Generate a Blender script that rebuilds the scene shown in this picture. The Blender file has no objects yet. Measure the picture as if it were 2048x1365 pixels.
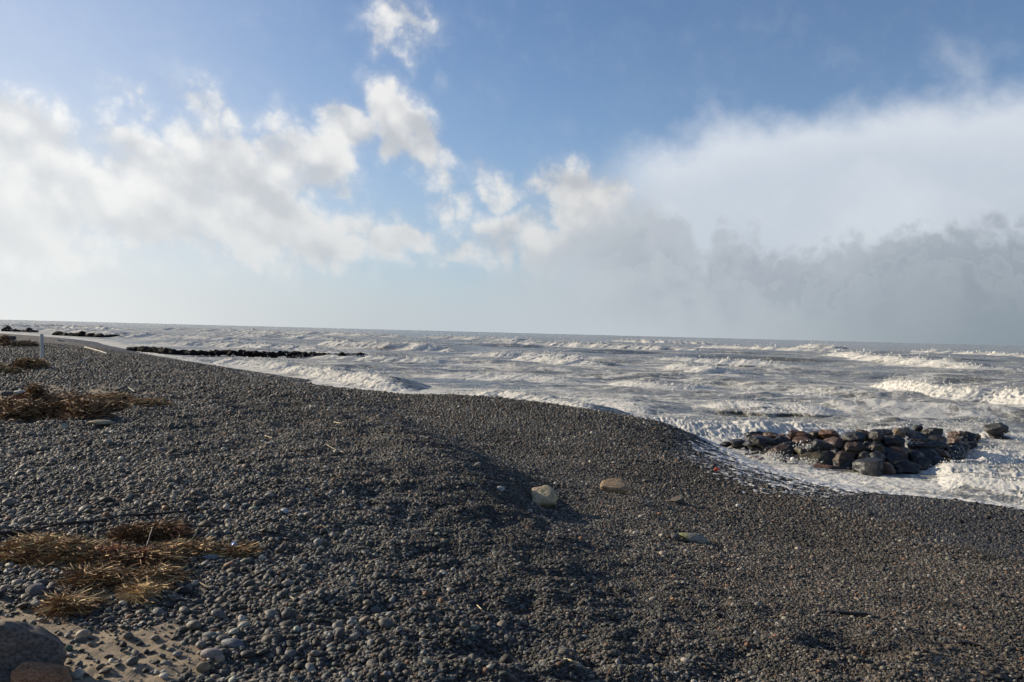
import bpy, bmesh, math, random
import numpy as np
from mathutils import Vector, Matrix, Euler

random.seed(7); np.random.seed(7)
scn = bpy.context.scene
COL = scn.collection
R = math.radians

# ------------------------------------------------------------------ camera
F = 1607.0                      # focal length in photograph pixels (2048 wide)
CAM = Vector((0.0, 0.0, 3.1))   # metres above mean sea level
CROT = Matrix.Rotation(R(90 - 0.59), 3, 'X') @ Matrix.Rotation(R(1.48), 3, 'Z')
cd = bpy.data.cameras.new('camera'); cam = bpy.data.objects.new('camera', cd); COL.objects.link(cam)
cd.sensor_fit = 'HORIZONTAL'; cd.sensor_width = 36.0; cd.lens = 36.0 * F / 2048
cd.clip_start = 0.05; cd.clip_end = 90000
cam.matrix_world = Matrix.Translation(CAM) @ CROT.to_4x4()
scn.camera = cam

# ------------------------------------------------------------------ light
SUN_AZ, SUN_EL = R(-66), R(19)          # azimuth from +Y towards +X, elevation
SUND = Vector((math.sin(SUN_AZ) * math.cos(SUN_EL), math.cos(SUN_AZ) * math.cos(SUN_EL), math.sin(SUN_EL)))
sl = bpy.data.lights.new('sun', 'SUN'); sl.energy = 5.0; sl.angle = R(0.6); sl.color = (1.0, 0.87, 0.68)
so = bpy.data.objects.new('sun', sl); COL.objects.link(so)
so.rotation_euler = SUND.to_track_quat('Z', 'Y').to_euler()
vs = scn.view_settings
vs.view_transform = 'Standard'; vs.look = 'None'; vs.gamma = 1.0; vs.exposure = 0.515; vs.use_curve_mapping = False

# ------------------------------------------------------------------ node helper
class G:
    """Tiny expression builder for shader node trees."""
    def __init__(s, nt): s.nt = nt
    def new(s, t, **k):
        n = s.nt.nodes.new(t)
        for a, v in k.items(): setattr(n, a, v)
        return n
    def put(s, sock, v):
        if isinstance(v, E): s.nt.links.new(v.o, sock)
        elif isinstance(v, bpy.types.NodeSocket): s.nt.links.new(v, sock)
        elif v is not None: sock.default_value = v
    def m(s, op, *a, clamp=False):
        n = s.new('ShaderNodeMath', operation=op, use_clamp=clamp)
        for i, v in enumerate(a): s.put(n.inputs[i], v)
        return E(s, n.outputs[0])
    def mix(s, f, a, b):
        n = s.new('ShaderNodeMix', data_type='RGBA', clamp_factor=True)
        s.put(n.inputs[0], f)
        for k, v in ((6, a), (7, b)):
            if isinstance(v, tuple) and len(v) == 3: v = v + (1,)
            s.put(n.inputs[k], v)
        return E(s, n.outputs[2])
    def mixf(s, f, a, b):
        n = s.new('ShaderNodeMix', data_type='FLOAT', clamp_factor=True)
        s.put(n.inputs[0], f); s.put(n.inputs[2], a); s.put(n.inputs[3], b)
        return E(s, n.outputs[0])
    def noise(s, vec, scale, detail=4, rough=.5, dist=0., dim='3D', lac=2.0):
        n = s.new('ShaderNodeTexNoise', noise_dimensions=dim)
        s.put(n.inputs['Vector'], vec); s.put(n.inputs['Scale'], scale); s.put(n.inputs['Detail'], detail)
        s.put(n.inputs['Roughness'], rough); s.put(n.inputs['Distortion'], dist); n.inputs['Lacunarity'].default_value = lac
        return E(s, n.outputs[0]), E(s, n.outputs[1])
    def vor(s, vec, scale, feature='F1', rnd=1.0, dim='3D'):
        n = s.new('ShaderNodeTexVoronoi', feature=feature, voronoi_dimensions=dim)
        s.put(n.inputs['Vector'], vec); s.put(n.inputs['Scale'], scale); s.put(n.inputs['Randomness'], rnd)
        return n
    def ss(s, v, lo, hi, a=0., b=1., kind='SMOOTHSTEP'):
        n = s.new('ShaderNodeMapRange', interpolation_type=kind, clamp=True) if kind == 'LINEAR' else s.new('ShaderNodeMapRange', interpolation_type=kind)
        s.put(n.inputs[0], v); s.put(n.inputs[1], lo); s.put(n.inputs[2], hi); s.put(n.inputs[3], a); s.put(n.inputs[4], b)
        return E(s, n.outputs[0])
    def xyz(s, x, y, z=0.):
        n = s.new('ShaderNodeCombineXYZ')
        for i, v in enumerate((x, y, z)): s.put(n.inputs[i], v)
        return E(s, n.outputs[0])
    def sep(s, v):
        n = s.new('ShaderNodeSeparateXYZ'); s.put(n.inputs[0], v)
        return [E(s, n.outputs[i]) for i in range(3)]
    def vm(s, op, *a):
        n = s.new('ShaderNodeVectorMath', operation=op)
        for i, v in enumerate(a): s.put(n.inputs[3 if op == 'SCALE' and i == 1 else i], v)
        return E(s, n.outputs['Value' if op in ('DOT_PRODUCT', 'LENGTH', 'DISTANCE') else 'Vector'])
    def attr(s, name, typ='GEOMETRY', out='Fac'):
        n = s.new('ShaderNodeAttribute', attribute_type=typ, attribute_name=name)
        return E(s, n.outputs[out])
    def curve(s, v, pts):
        n = s.new('ShaderNodeFloatCurve'); c = n.mapping.curves[0]
        n.mapping.extend = 'HORIZONTAL'
        while len(c.points) < len(pts): c.points.new(0.5, 0.5)
        for p, (x, y) in zip(c.points, pts): p.location = (x, y); p.handle_type = 'AUTO_CLAMPED'
        n.mapping.update(); s.put(n.inputs['Value'], v)
        return E(s, n.outputs[0])
    def bump(s, h, strength, dist, normal=None):
        n = s.new('ShaderNodeBump'); s.put(n.inputs['Height'], h); s.put(n.inputs['Strength'], strength); s.put(n.inputs['Distance'], dist)
        s.put(n.inputs['Normal'], normal)
        return E(s, n.outputs[0])
class E:
    def __init__(s, g, o): s.g, s.o = g, o
    def __add__(s, b): return s.g.m('ADD', s, b)
    __radd__ = __add__
    def __sub__(s, b): return s.g.m('SUBTRACT', s, b)
    def __rsub__(s, b): return s.g.m('SUBTRACT', b, s)
    def __mul__(s, b): return s.g.m('MULTIPLY', s, b)
    __rmul__ = __mul__
    def __truediv__(s, b): return s.g.m('DIVIDE', s, b)
    def max(s, b): return s.g.m('MAXIMUM', s, b)
    def min(s, b): return s.g.m('MINIMUM', s, b)
    def sat(s): return s.g.m('ADD', s, 0., clamp=True)
    def pow(s, b): return s.g.m('POWER', s, b)

def lin(r, g, b):
    f = lambda c: (c / 255 / 12.92) if c / 255 <= .04045 else ((c / 255 + .055) / 1.055) ** 2.4
    return (f(r), f(g), f(b))

# ------------------------------------------------------------------ pixel -> direction helpers (surveying the photograph)
def ray(u, v):
    return CROT @ Vector(((u - 1024) / F, -(v - 682.5) / F, -1.0))
def at_z(u, v, z):
    d = ray(u, v); t = (z - CAM.z) / d.z
    return CAM + d * t
def at_y(u, v, y):
    d = ray(u, v); return CAM + d * (y / d.y)
def azel(u, v):
    d = ray(u, v); return math.degrees(math.atan2(d.x, d.y)), math.degrees(math.atan2(d.z, math.hypot(d.x, d.y)))

# ------------------------------------------------------------------ sky
world = bpy.data.worlds.new('World'); scn.world = world; world.use_nodes = True
wt = world.node_tree; wt.nodes.clear(); g = G(wt)
sky = g.new('ShaderNodeTexSky', sky_type='NISHITA', sun_disc=False)
sky.sun_elevation = SUN_EL; sky.sun_rotation = SUN_AZ; sky.altitude = 0
sky.air_density = 1.0; sky.dust_density = 0.3; sky.ozone_density = 3.0
SKY_STRENGTH = 0.116; SKY_TINT = (.90, .95, 1.06)   # white balance of the photograph
tc = g.new('ShaderNodeTexCoord')
D = g.vm('NORMALIZE', E(g, tc.outputs['Generated']))
dx, dy, dz = g.sep(D)
AZ = g.m('ARCTAN2', dx, dy) * (180 / math.pi)
EL = g.m('ARCSINE', dz) * (180 / math.pi)
P = g.xyz(AZ * .1, EL * .1)                       # tens of degrees
sund = g.vm('DOT_PRODUCT', D, tuple(SUND))
glow = g.m('POWER', sund.max(0.0), 5.0)            # scattering towards the sun
glow2 = g.m('POWER', sund.max(0.0), 2.0)
# shared cloud noises: slightly wind-sheared coordinates (streaks run from upper left to lower right)
ca, sa = math.cos(R(-33)), math.sin(R(-33))
U = AZ * (.1 * ca) + EL * (.1 * sa); V = EL * (.1 * ca) - AZ * (.1 * sa)
PS = g.xyz(U * .85, V * 1.12)
PSL = g.vm('ADD', PS, (-.07, .13, 0))            # a step towards the light
n1, _ = g.noise(PS, 2.5, 7, .56, 0, '2D'); n1m, _ = g.noise(PS, 2.5, 2, .45, 0, '2D'); n1l, _ = g.noise(PSL, 2.5, 2, .45, 0, '2D')
nf, _ = g.noise(P, 6.5, 4, .55, 0, '2D')
def blobs(lst):
    """soft union of ellipses given in photograph pixels: (cx, cy, rx, ry, tilt, weight)"""
    wn = g.noise(P, 2.6, 2, .55, 0, '2D')[1]
    pw = g.vm('ADD', P, g.vm('SCALE', g.vm('SUBTRACT', wn, (.5, .5, .5)), .34))
    pw = g.vm('MULTIPLY', pw, (1, 1, 0))
    acc = None
    for (u, v, rx, ry, rot, w) in lst:
        a, e = azel(u, v); k = 180 / math.pi / F / 10
        mp = g.new('ShaderNodeMapping', vector_type='TEXTURE')
        mp.inputs['Location'].default_value = (a / 10, e / 10, 0); mp.inputs['Rotation'].default_value = (0, 0, R(-rot))
        c = math.cos(R(a)); mp.inputs['Scale'].default_value = (rx * k * 1.35 * c, ry * k * 1.35 * c, 1)
        g.put(mp.inputs['Vector'], pw)
        gr = g.new('ShaderNodeTexGradient', gradient_type='SPHERICAL'); g.put(gr.inputs[0], mp.outputs[0])
        t = E(g, gr.outputs[1]) * (1.5 * w)
        t = t.min(w)
        acc = t if acc is None else g.m('SMOOTH_MAX', acc, t, .25)
    return acc
cum = blobs([(20, 300, 170, 120, 10, 1), (-80, 420, 340, 150, 0, 1.), (190, 400, 220, 95, 15, 1), (310, 400, 220, 110, 20, 1), (480, 390, 230, 130, 30, 1.05),
             (620, 320, 130, 85, 15, .95), (560, 455, 200, 80, 10, 1), (430, 240, 130, 45, 50, .68), (275, 195, 95, 28, 18, .58), (225, 225, 38, 30, 10, .48),
             (690, 248, 90, 55, 15, .95), (815, 268, 140, 68, 52, 1), (800, 62, 100, 74, 25, .74), (785, 478, 100, 58, 5, 1.), (1000, 372, 90, 50, 15, .75),
             (895, 412, 60, 36, 10, .62), (1060, 480, 170, 80, 5, .85), (940, 515, 60, 32, 0, .55), (1150, 395, 130, 75, 15, .95), (1250, 450, 150, 80, 15, .85), (1120, 480, 130, 70, 0, .7), (310, 325, 140, 70, 10, 1), (90, 510, 200, 60, 0, .7), (730, 460, 120, 40, 0, .65), (900, 520, 200, 40, 0, .55)])
nb2, _ = g.noise(P, 4.6, 5, .55, 0, '2D')
bil = g.m('ABSOLUTE', nb2 - .5) * 2.
cumd = cum + ((n1 - .5) * .95 + (bil - .20) * .62 + (nf - .5) * .22) * g.ss(cum, .02, .45)
CD = g.ss(cumd, .26, .92).max(g.ss(cumd, .10, .60) * .26)
core = g.ss(cumd, .55, 1.25)
clit = g.ss(n1m - n1l + (bil - .2) * .42 + (n1 - .5) * .35 + (1. - core) * .16, -.20, .32)
x01 = g.ss(AZ, -20., 60., 0, 1, 'LINEAR')
def px_curve(pts, lo=-20., hi=60., es=25.):
    out = []
    for (u, v) in pts:
        a, e = azel(u, v); out.append(((a - lo) / (hi - lo), e / es))
    return out
# anvil veil on the right: smooth top edge rising to the right
atop = g.curve(x01, [(0, .1)] + px_curve([(1090, 420), (1180, 335), (1290, 275), (1450, 228), (1700, 190), (2048, 165)]) + [(1, .80)]) * 25.
n3, _ = g.noise(PS, .9, 4, .5, 0, '2D')
av = atop - EL + (n3 - .5) * 3.2 + (nf - .5) * .9 + (n1 - .5) * 2.4
AD = g.ss(av, -1.1, 2.3) * g.ss(AZ, 3.5, 11.) * g.ss(AZ, 95., 60.)
wisp = g.ss(av, -4.5, 1.) * g.ss(n3 + (n1 - .5) * .6, .42, .75) * g.ss(AZ, 8., 24.) * .35
# dark stratocumulus bank on the right, billowing top
btop = g.curve(x01, [(0, .16)] + px_curve([(900, 560), (1010, 520), (1110, 470), (1180, 430), (1290, 412), (1375, 445), (1412, 505), (1440, 455), (1500, 468), (1600, 485), (1700, 480), (1800, 445), (1900, 432), (2048, 442)]) + [(1, .36)]) * 25.
nb3, _ = g.noise(P, 1.9, 3, .5, 0, '2D')
bv = btop - EL + (bil - .22) * 2.6 + (nb3 - .5) * 3.0 + (nf - .5) * .3
BD = g.ss(bv, -.45, 1.35) * g.ss(AZ, -9., 8.) * g.ss(AZ, 95., 60.)
bl = g.ss(bv, .1, 3.2)
# colours (radiance of lit and shaded cloud)
cw = g.mix(clit, lin(203, 207, 213), lin(251, 250, 248))
cw = g.mix(core * g.ss(EL, 9., 4.) * .5, cw, lin(214, 217, 220))
cw = g.vm('SCALE', cw, g.ss(AZ, -34., 10., 1.08, .80, 'LINEAR'))
aw = g.mix((g.ss(av, 4.6, .5) * .9 + (n1 - .5) * .8).max(g.ss(n3, .4, .7) * .7), lin(206, 215, 226), lin(228, 233, 240))
bw = g.mix(g.ss(nb3 + (nb2 - .5) * .35, .36, .66), lin(156, 165, 179), lin(179, 186, 197))
bw = g.mix(g.ss(AZ, 2., 13.), g.mix(.62, bw, lin(204, 209, 214)), bw)
bw = g.mix(g.ss(AZ, 14., 34.) * .62, bw, lin(143, 155, 167))
bw = g.mix(bl, g.mix(.40, bw, lin(198, 206, 213)), bw)
bv2 = bv - 2.4 + (n3 - .5) * 7. + (bil - .22) * 3.
bw = g.mix(g.ss(bv2, -.3, .5) * g.ss(bv2, 3.5, .2) * .38, bw, lin(190, 198, 205))
sk = g.vm('MULTIPLY', E(g, sky.outputs[0]), tuple(SKY_STRENGTH * k for k in SKY_TINT))
# low haze: pale under the sun, slate grey under the shower on the right
hz = g.m('EXPONENT', EL.max(0.) * g.ss(AZ, -36., 8., -.10, -.21))
hcol = g.mix(g.ss(AZ, -34., 36.), lin(233, 236, 235), lin(134, 147, 156))
hcol = g.mix(g.ss(AZ, -34., 0.) * g.ss(AZ, 36., 0.), hcol, lin(192, 201, 207))
base = g.mix(g.m('EXPONENT', EL.max(0.) * -.085) * g.ss(AZ, -34., 4., .74, .55), sk, g.mix(g.ss(AZ, -30., 6.), lin(220, 227, 237), lin(163, 193, 226)))
base = g.mix(g.ss(AZ, -8., -40.) * g.ss(EL, 40., 8.) * .5 * g.ss(AZ, -120., -60.), base, lin(196, 206, 226))
c = g.mix((AD * .93).max(wisp), base, aw)
c = g.mix(CD * .96, c, cw)
c = g.mix(BD * .95, c, bw)
c = g.mix(hz * .95, c, hcol)
bgn = g.new('ShaderNodeBackground'); g.put(bgn.inputs[0], c); bgn.inputs[1].default_value = 0.70
wo = g.new('ShaderNodeOutputWorld'); wt.links.new(bgn.outputs[0], wo.inputs[0])
world.cycles.sampling_method = 'MANUAL'; world.cycles.sample_map_resolution = 256
cy = scn.cycles
cy.max_bounces = 4; cy.diffuse_bounces = 2; cy.glossy_bounces = 2; cy.transmission_bounces = 2; cy.transparent_max_bounces = 8
cy.use_adaptive_sampling = True; cy.adaptive_threshold = 0.03; cy.adaptive_min_samples = 8

# ------------------------------------------------------------------ numpy noise
def vn(x, y, seed=0):
    x = np.asarray(x, np.float32); y = np.asarray(y, np.float32)
    x0 = np.floor(x); y0 = np.floor(y); fx = x - x0; fy = y - y0
    fx = fx * fx * (3 - 2 * fx); fy = fy * fy * (3 - 2 * fy)
    kx = x0.astype(np.int32).astype(np.uint32) * np.uint32(374761393); ky = y0.astype(np.int32).astype(np.uint32) * np.uint32(668265263) + np.uint32((seed * 974711) & 0xFFFFFFFF)
    kx1 = kx + np.uint32(374761393); ky1 = ky + np.uint32(668265263)
    def h(n):
        n = (n ^ (n >> np.uint32(13))) * np.uint32(1274126177); n ^= n >> np.uint32(16)
        return n.astype(np.float32) * np.float32(1 / 4294967295.0)
    a = h(kx + ky); b = h(kx1 + ky); c_ = h(kx + ky1); d = h(kx1 + ky1)
    a += (b - a) * fx; c_ += (d - c_) * fx
    return a + (c_ - a) * fy
def fbm(x, y, octs=4, seed=0, gain=.5, lac=2.03):
    s = 0; a = 1.; t = 0
    for o in range(octs):
        s = s + a * vn(x + 17.3 * o, y - 9.1 * o, seed + o); t += a; a *= gain
        x, y = (x * .8 - y * .6) * lac, (x * .6 + y * .8) * lac
    return s / t
def billow(x, y, octs=4, seed=0, gain=.55):
    s = 0; a = 1.; t = 0
    for o in range(octs):
        s = s + a * np.abs(2 * vn(x + 5.7 * o, y + 3.3 * o, seed + o) - 1); t += a; a *= gain
        x, y = (x * .8 - y * .6) * 2.1, (x * .6 + y * .8) * 2.1
    return s / t
def sstep(x, a, b):
    t = np.clip((x - a) / (b - a), 0, 1); return t * t * (3 - 2 * t)

# ------------------------------------------------------------------ ground height from surveyed points
def lp(x, y):
    return np.log(np.maximum(np.hypot(x, y), .5)), np.arctan2(x, y) * 1.6
def coarse(fn, x, y, st=4):
    """evaluate a slow smooth function on every st-th row and column of a fan and interpolate"""
    nr, nc = x.shape; ri = np.unique(np.append(np.arange(0, nr, st), nr - 1)); ci = np.unique(np.append(np.arange(0, nc, st), nc - 1))
    v = fn(x[np.ix_(ri, ci)], y[np.ix_(ri, ci)])
    v = np.stack([np.interp(np.arange(nc), ci, r) for r in v]); 
    k = np.interp(np.arange(nr), ri, np.arange(len(ri))); k0 = np.minimum(k.astype(int), len(ri) - 2); w = (k - k0)[:, None]
    return v[k0] * (1 - w) + v[k0 + 1] * w
class Spline:
    """thin-plate spline in (log distance, azimuth)"""
    def __init__(s, pts, lam=.0003):
        a = np.array(pts, float); L, A = lp(a[:, 0], a[:, 1]); n = len(a)
        s.c = np.stack([L, A], 1)
        K = s.k(np.hypot(L[:, None] - L[None], A[:, None] - A[None])) + lam * np.eye(n)
        Pm = np.concatenate([np.ones((n, 1)), s.c], 1)
        M = np.block([[K, Pm], [Pm.T, np.zeros((3, 3))]])
        s.w = np.linalg.solve(M, np.concatenate([a[:, 2], np.zeros(3)]))
    @staticmethod
    def k(r): return np.where(r > 1e-9, r * r * np.log(np.maximum(r, 1e-9)), 0)
    def __call__(s, x, y):
        sh = np.shape(x); L, A = lp(np.ravel(x), np.ravel(y)); out = s.w[-3] + s.w[-2] * L + s.w[-1] * A
        for i in range(len(s.c)):
            out = out + s.w[i] * s.k(np.hypot(L - s.c[i, 0], A - s.c[i, 1]))
        return out.reshape(sh)
PX = [  # photograph x, y and height above the sea
 (0, 1365, 1.46), (500, 1365, 1.42), (1024, 1365, 1.40), (1500, 1365, 1.33), (2048, 1365, 1.20),
 (0, 1150, 1.47), (250, 1150, 1.46), (500, 1150, 1.42), (1000, 1150, 1.30), (1300, 1150, 1.10), (1500, 1150, .98), (1800, 1150, .8), (2048, 1150, .64),
 (0, 1000, 1.5), (400, 1000, 1.5), (800, 1000, 1.38), (1085, 1012, 1.0), (1240, 990, .85), (1360, 1010, .74), (1500, 1000, .55), (1700, 1030, .42), (1900, 1060, .38),
 (500, 900, 1.48), (200, 900, 1.5), (0, 840, 1.5), (300, 830, 1.52), (100, 790, 1.55), (84, 735, 1.55), (250, 770, 1.52), (400, 790, 1.5), (0, 700, 1.6),
 (600, 830, 1.48), (700, 880, 1.46), (480, 800, 1.5),
 (640, 790, 1.42), (720, 815, 1.47), (800, 852, 1.48), (880, 890, 1.46), (950, 935, 1.40), (1020, 980, 1.26),
 (850, 805, .80), (900, 830, .77), (960, 860, .75), (1030, 900, .77), (1100, 930, .82), (1160, 880, .74), (1230, 920, .72), (1330, 920, .6),
 (750, 784, .86), (880, 788, .93), (1000, 797, .93), (1100, 811, .88), (1240, 841, .76), (1330, 864, .55),
 (1400, 905, .32), (1480, 932, .2), (1600, 962, .12), (1720, 985, .1), (1850, 1000, .12), (2048, 1025, .10),
 (500, 755, 1.16), (400, 735, 1.16), (300, 716, 1.14), (200, 699, 1.1), (130, 684, .9), (60, 672, .95), (0, 669, 1.2),
 (150, 720, 1.45), (230, 735, 1.42), (330, 755, 1.42),
]
pts = [tuple(at_z(u, v, z))[:2] + (z,) for u, v, z in PX]
for (u, v, z) in [(570, 772, -.12), (640, 779, -.12), (720, 780, -.10), (820, 781, -.05), (545, 752, .06), (600, 759, .08), (670, 768, .05), (560, 742, -.35), (700, 760, -.5), (450, 727, -.3), (330, 705, -.35), (250, 690, -.3), (190, 680, -.2), (120, 671, -.3), (60, 664, -.4), (0, 660, -.4),
                  (900, 770, -.35), (1000, 780, -.35), (1120, 800, -.3), (1240, 828, -.25), (1340, 853, -.22), (1420, 880, -.1), (1500, 905, -.12), (1650, 950, -.15), (1800, 970, -.15), (1950, 985, -.15), (2048, 995, -.2),
                  (1024, 700, -2), (1500, 720, -2), (2048, 740, -2), (600, 690, -1.6), (1500, 800, -1.2), (2048, 880, -1.2), (800, 720, -1.4), (300, 668, -1.5), (150, 655, -1.5), (1150, 760, -1.0), (1700, 880, -.7)]:
    pts.append(tuple(at_z(u, v, 0))[:2] + (z,))
for u, v, z, zb in [(640, 790, 1.42, .90), (720, 815, 1.47, .86), (800, 852, 1.48, .82), (880, 890, 1.46, .84), (950, 935, 1.40, .88), (1020, 980, 1.26, .9)]:   # steep seaward face of the upper ridge
    q = at_z(u, v, z); pts.append((q.x + 1.6, q.y + 1.0, zb))
for u, v, z in [(750, 784, .86), (880, 788, .93), (1000, 797, .93), (1100, 811, .88), (1240, 841, .76)]:   # seaward face of the lower hump
    q = at_z(u, v, z); pts.append((q.x + 1.9, q.y + 1.6, z * .55)); pts.append((q.x + 3.4, q.y + 2.9, .0))
for az, d, z in [(55, 3, 1.25), (55, 8, .55), (55, 13, -.1), (55, 25, -1), (80, 3, 1.2), (80, 8, .5), (80, 14, -.4), (110, 4, 1.2), (110, 10, .4), (110, 18, -.6), (-50, 4, 1.5), (-50, 15, 1.55), (-50, 60, 1.6), (-45, 200, 1.2), (-80, 5, 1.6), (-80, 40, 1.9), (-110, 10, 1.8), (60, 200, -2), (0, 1.5, 1.4), (40, 1.5, 1.35), (-40, 1.5, 1.45), (-60, 300, 1.5), (-36, 300, -1.2), (0, 300, -3), (30, 300, -3)]:
    pts.append((d * math.sin(R(az)), d * math.cos(R(az)), z))
GS = Spline(pts)
def survey(u, v):
    d = ray(u, v); t = np.exp(np.linspace(math.log(2.2), math.log(120), 260)) / math.hypot(d.x, d.y)
    k = int(np.argmax(CAM.z + d.z * t < np.clip(GS(d.x * t, d.y * t), -.3, 3))); return d.x * t[k], d.y * t[k]
def field(ctrl, width=.22):
    """kernel-weighted map of surface character given at photograph points"""
    a = []
    for (u, v, val) in ctrl:
        a.append(survey(u, v) + (val,))
    a = np.array(a); L, A = lp(a[:, 0], a[:, 1])
    def f(x, y):
        sh = np.shape(x); l, q = lp(np.ravel(x), np.ravel(y)); num = 0; den = 1e-9
        for i in range(len(a)):
            w = np.exp(-((l - L[i]) ** 2 + (q - A[i]) ** 2) / (2 * width ** 2)) + 1e-7
            num = num + w * a[i, 2]; den = den + w
        return (num / den).reshape(sh)
    return f
# where sand lies bare, where people have churned the shingle up, how coarse the pebbles are
f_sand = field([(170, 1270, .95), (240, 1320, 1.), (200, 1215, .7), (130, 1150, .55), (60, 1230, .5), (30, 1120, .4), (330, 1220, .2), (450, 1250, 0), (300, 1340, .5), (100, 1090, .35), (250, 1090, .15),
                (0, 1020, .15), (300, 1000, 0), (600, 1200, 0), (600, 1000, 0), (900, 1300, 0), (900, 1100, 0), (1200, 1250, .05), (1300, 1350, .15), (1500, 1180, .25),
                (1600, 1300, .2), (1620, 1210, .4), (1720, 1220, .5), (1800, 1260, .52), (1900, 1310, .52), (2030, 1350, .65), (2048, 1200, .0), (1900, 1150, 0), (1500, 1080, .05), (1300, 1100, 0), (1100, 1050, .1), (1500, 1000, 0),
                (60, 800, .8), (160, 800, .7), (250, 800, .5), (0, 800, .8), (330, 815, .25), (420, 830, 0), (100, 860, 0), (300, 880, 0), (200, 760, .1), (30, 740, .3), (60, 700, .25), (160, 740, 0), (0, 770, .3), (500, 800, 0), (800, 900, 0), (1000, 850, 0), (30, 900, .1)], .13)
f_lump = field([(1000, 1320, 1), (800, 1250, .8), (1300, 1320, 1), (1600, 1350, .8), (600, 1150, .45), (900, 1100, .9), (700, 1000, .6), (1100, 1180, .8), (1250, 1100, .4), (1500, 1150, .15), (1800, 1150, .1), (2048, 1250, .1),
                (300, 1300, .1), (100, 1200, .15), (300, 950, .35), (600, 880, .7), (800, 930, .8), (500, 820, .8), (1300, 980, .1), (1100, 870, .2), (300, 800, .6), (400, 760, .6), (1100, 960, .15), (200, 740, .6)], .2)
f_size = field([(150, 1330, 0.0458), (450, 1300, 0.0530), (300, 1200, 0.0502), (550, 1330, 0.0502), (700, 1330, 0.0415), (200, 1050, 0.0487), (50, 1000, 0.0516), (400, 1000, 0.0415), (600, 1150, 0.0329), (700, 1250, 0.0343), (850, 1330, 0.0300),
                (1000, 1300, 0.0260), (1000, 1100, 0.0250), (1300, 1300, 0.0220), (1600, 1250, 0.0210), (1900, 1200, 0.0240), (1700, 1100, 0.0200), (2000, 1050, 0.0220), (1400, 1050, 0.0220), (1100, 950, 0.0200), (800, 1000, 0.0300), (300, 880, 0.0444), (100, 880, 0.0480), (600, 900, 0.0329), (900, 850, 0.0260), (1300, 900, 0.0250), (200, 750, 0.0408), (500, 800, 0.0329)], .2)
def sand_mask(x, y, ev=lambda f, x, y: f(x, y)):
    return sstep(ev(f_sand, x, y) + (fbm(x * 2.2, y * 2.2, 4, 301, .6) - .5) * 1.0, .38, .62)
def ground_h(x, y, detail=True, ev=lambda f, x, y: f(x, y)):
    z = ev(GS, x, y)
    z = np.clip(z, -4, 2.4)
    land = sstep(z, .05, .5)
    z = z + (fbm(x * .35, y * .35, 3, 5) - .5) * .10 * land
    if detail:
        lm = ev(f_lump, x, y) * land
        n = fbm(x * 2.3, y * 2.3, 3, 31) - .5
        z = z + lm * n * .20 + lm * (billow(x * 3.4, y * 3.4, 2, 77) - .4) * .09
        z = z + (fbm(x * 6, y * 6, 2, 13) - .5) * .016 * land
        sd = ev(f_sand, x, y)
        z = z + sd * (billow(x * 6 + y * 2, y * 8, 4, 91) - .4) * .05 * land
    return z

def fan(az, ds):
    A, D_ = np.meshgrid(np.asarray(az), np.asarray(ds)); return D_ * np.sin(A), D_ * np.cos(A)
def grid_faces(nr, nc, wrap=False):
    i = np.arange(nr - 1)[:, None] * nc; j = np.arange(nc - 1)[None]
    a = (i + j).ravel(); q = np.stack([a, a + 1, a + nc + 1, a + nc], 1)
    if wrap:
        a = (np.arange(nr - 1) * nc + nc - 1); q = np.concatenate([q, np.stack([a, a - nc + 1, a + 1, a + nc], 1)])
    return q
def np_mesh(name, V, Fq, smooth=True):
    me = bpy.data.meshes.new(name); n = len(Fq); k = Fq.shape[1]
    me.vertices.add(len(V)); me.vertices.foreach_set('co', np.asarray(V, np.float32).ravel())
    me.loops.add(n * k); me.loops.foreach_set('vertex_index', np.asarray(Fq, np.int32).ravel())
    me.polygons.add(n); me.polygons.foreach_set('loop_start', np.arange(0, n * k, k, dtype=np.int32))
    me.polygons.foreach_set('use_smooth', np.full(n, smooth))
    me.update(calc_edges=True); return me
def fattr(me, name, arr):
    a = me.attributes.new(name, 'FLOAT', 'POINT'); a.data.foreach_set('value', np.asarray(arr, np.float32).ravel())
def link(name, me, mat=None, parent=None, **props):
    o = bpy.data.objects.new(name, me); COL.objects.link(o)
    if mat is not None and me is not None and not me.materials: me.materials.append(mat)
    if parent is not None: o.parent = parent
    for k, v in props.items(): o[k] = v
    return o
def new_mat(name):
    m = bpy.data.materials.new(name); m.use_nodes = True; nt = m.node_tree; nt.nodes.clear(); gg = G(nt)
    b = gg.new('ShaderNodeBsdfPrincipled'); o = gg.new('ShaderNodeOutputMaterial'); nt.links.new(b.outputs[0], o.inputs[0])
    return m, gg, b
def setp(gg, b, **k):
    names = dict(col='Base Color', rough='Roughness', normal='Normal', spec='Specular IOR Level', ior='IOR', sub='Subsurface Weight', subr='Subsurface Radius', subs='Subsurface Scale', coat='Coat Weight', trans='Transmission Weight', coatr='Coat Roughness')
    for a, v in k.items():
        if a == 'col' and isinstance(v, tuple): v = v + (1,) if len(v) == 3 else v
        gg.put(b.inputs[names[a]], v)

# wetness follows the swash line
def wet_f(z, x, y):
    return sstep(.62 - z + (fbm(x * .5, y * .5, 3, 41) - .5) * .35, -.05, .3)

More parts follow.
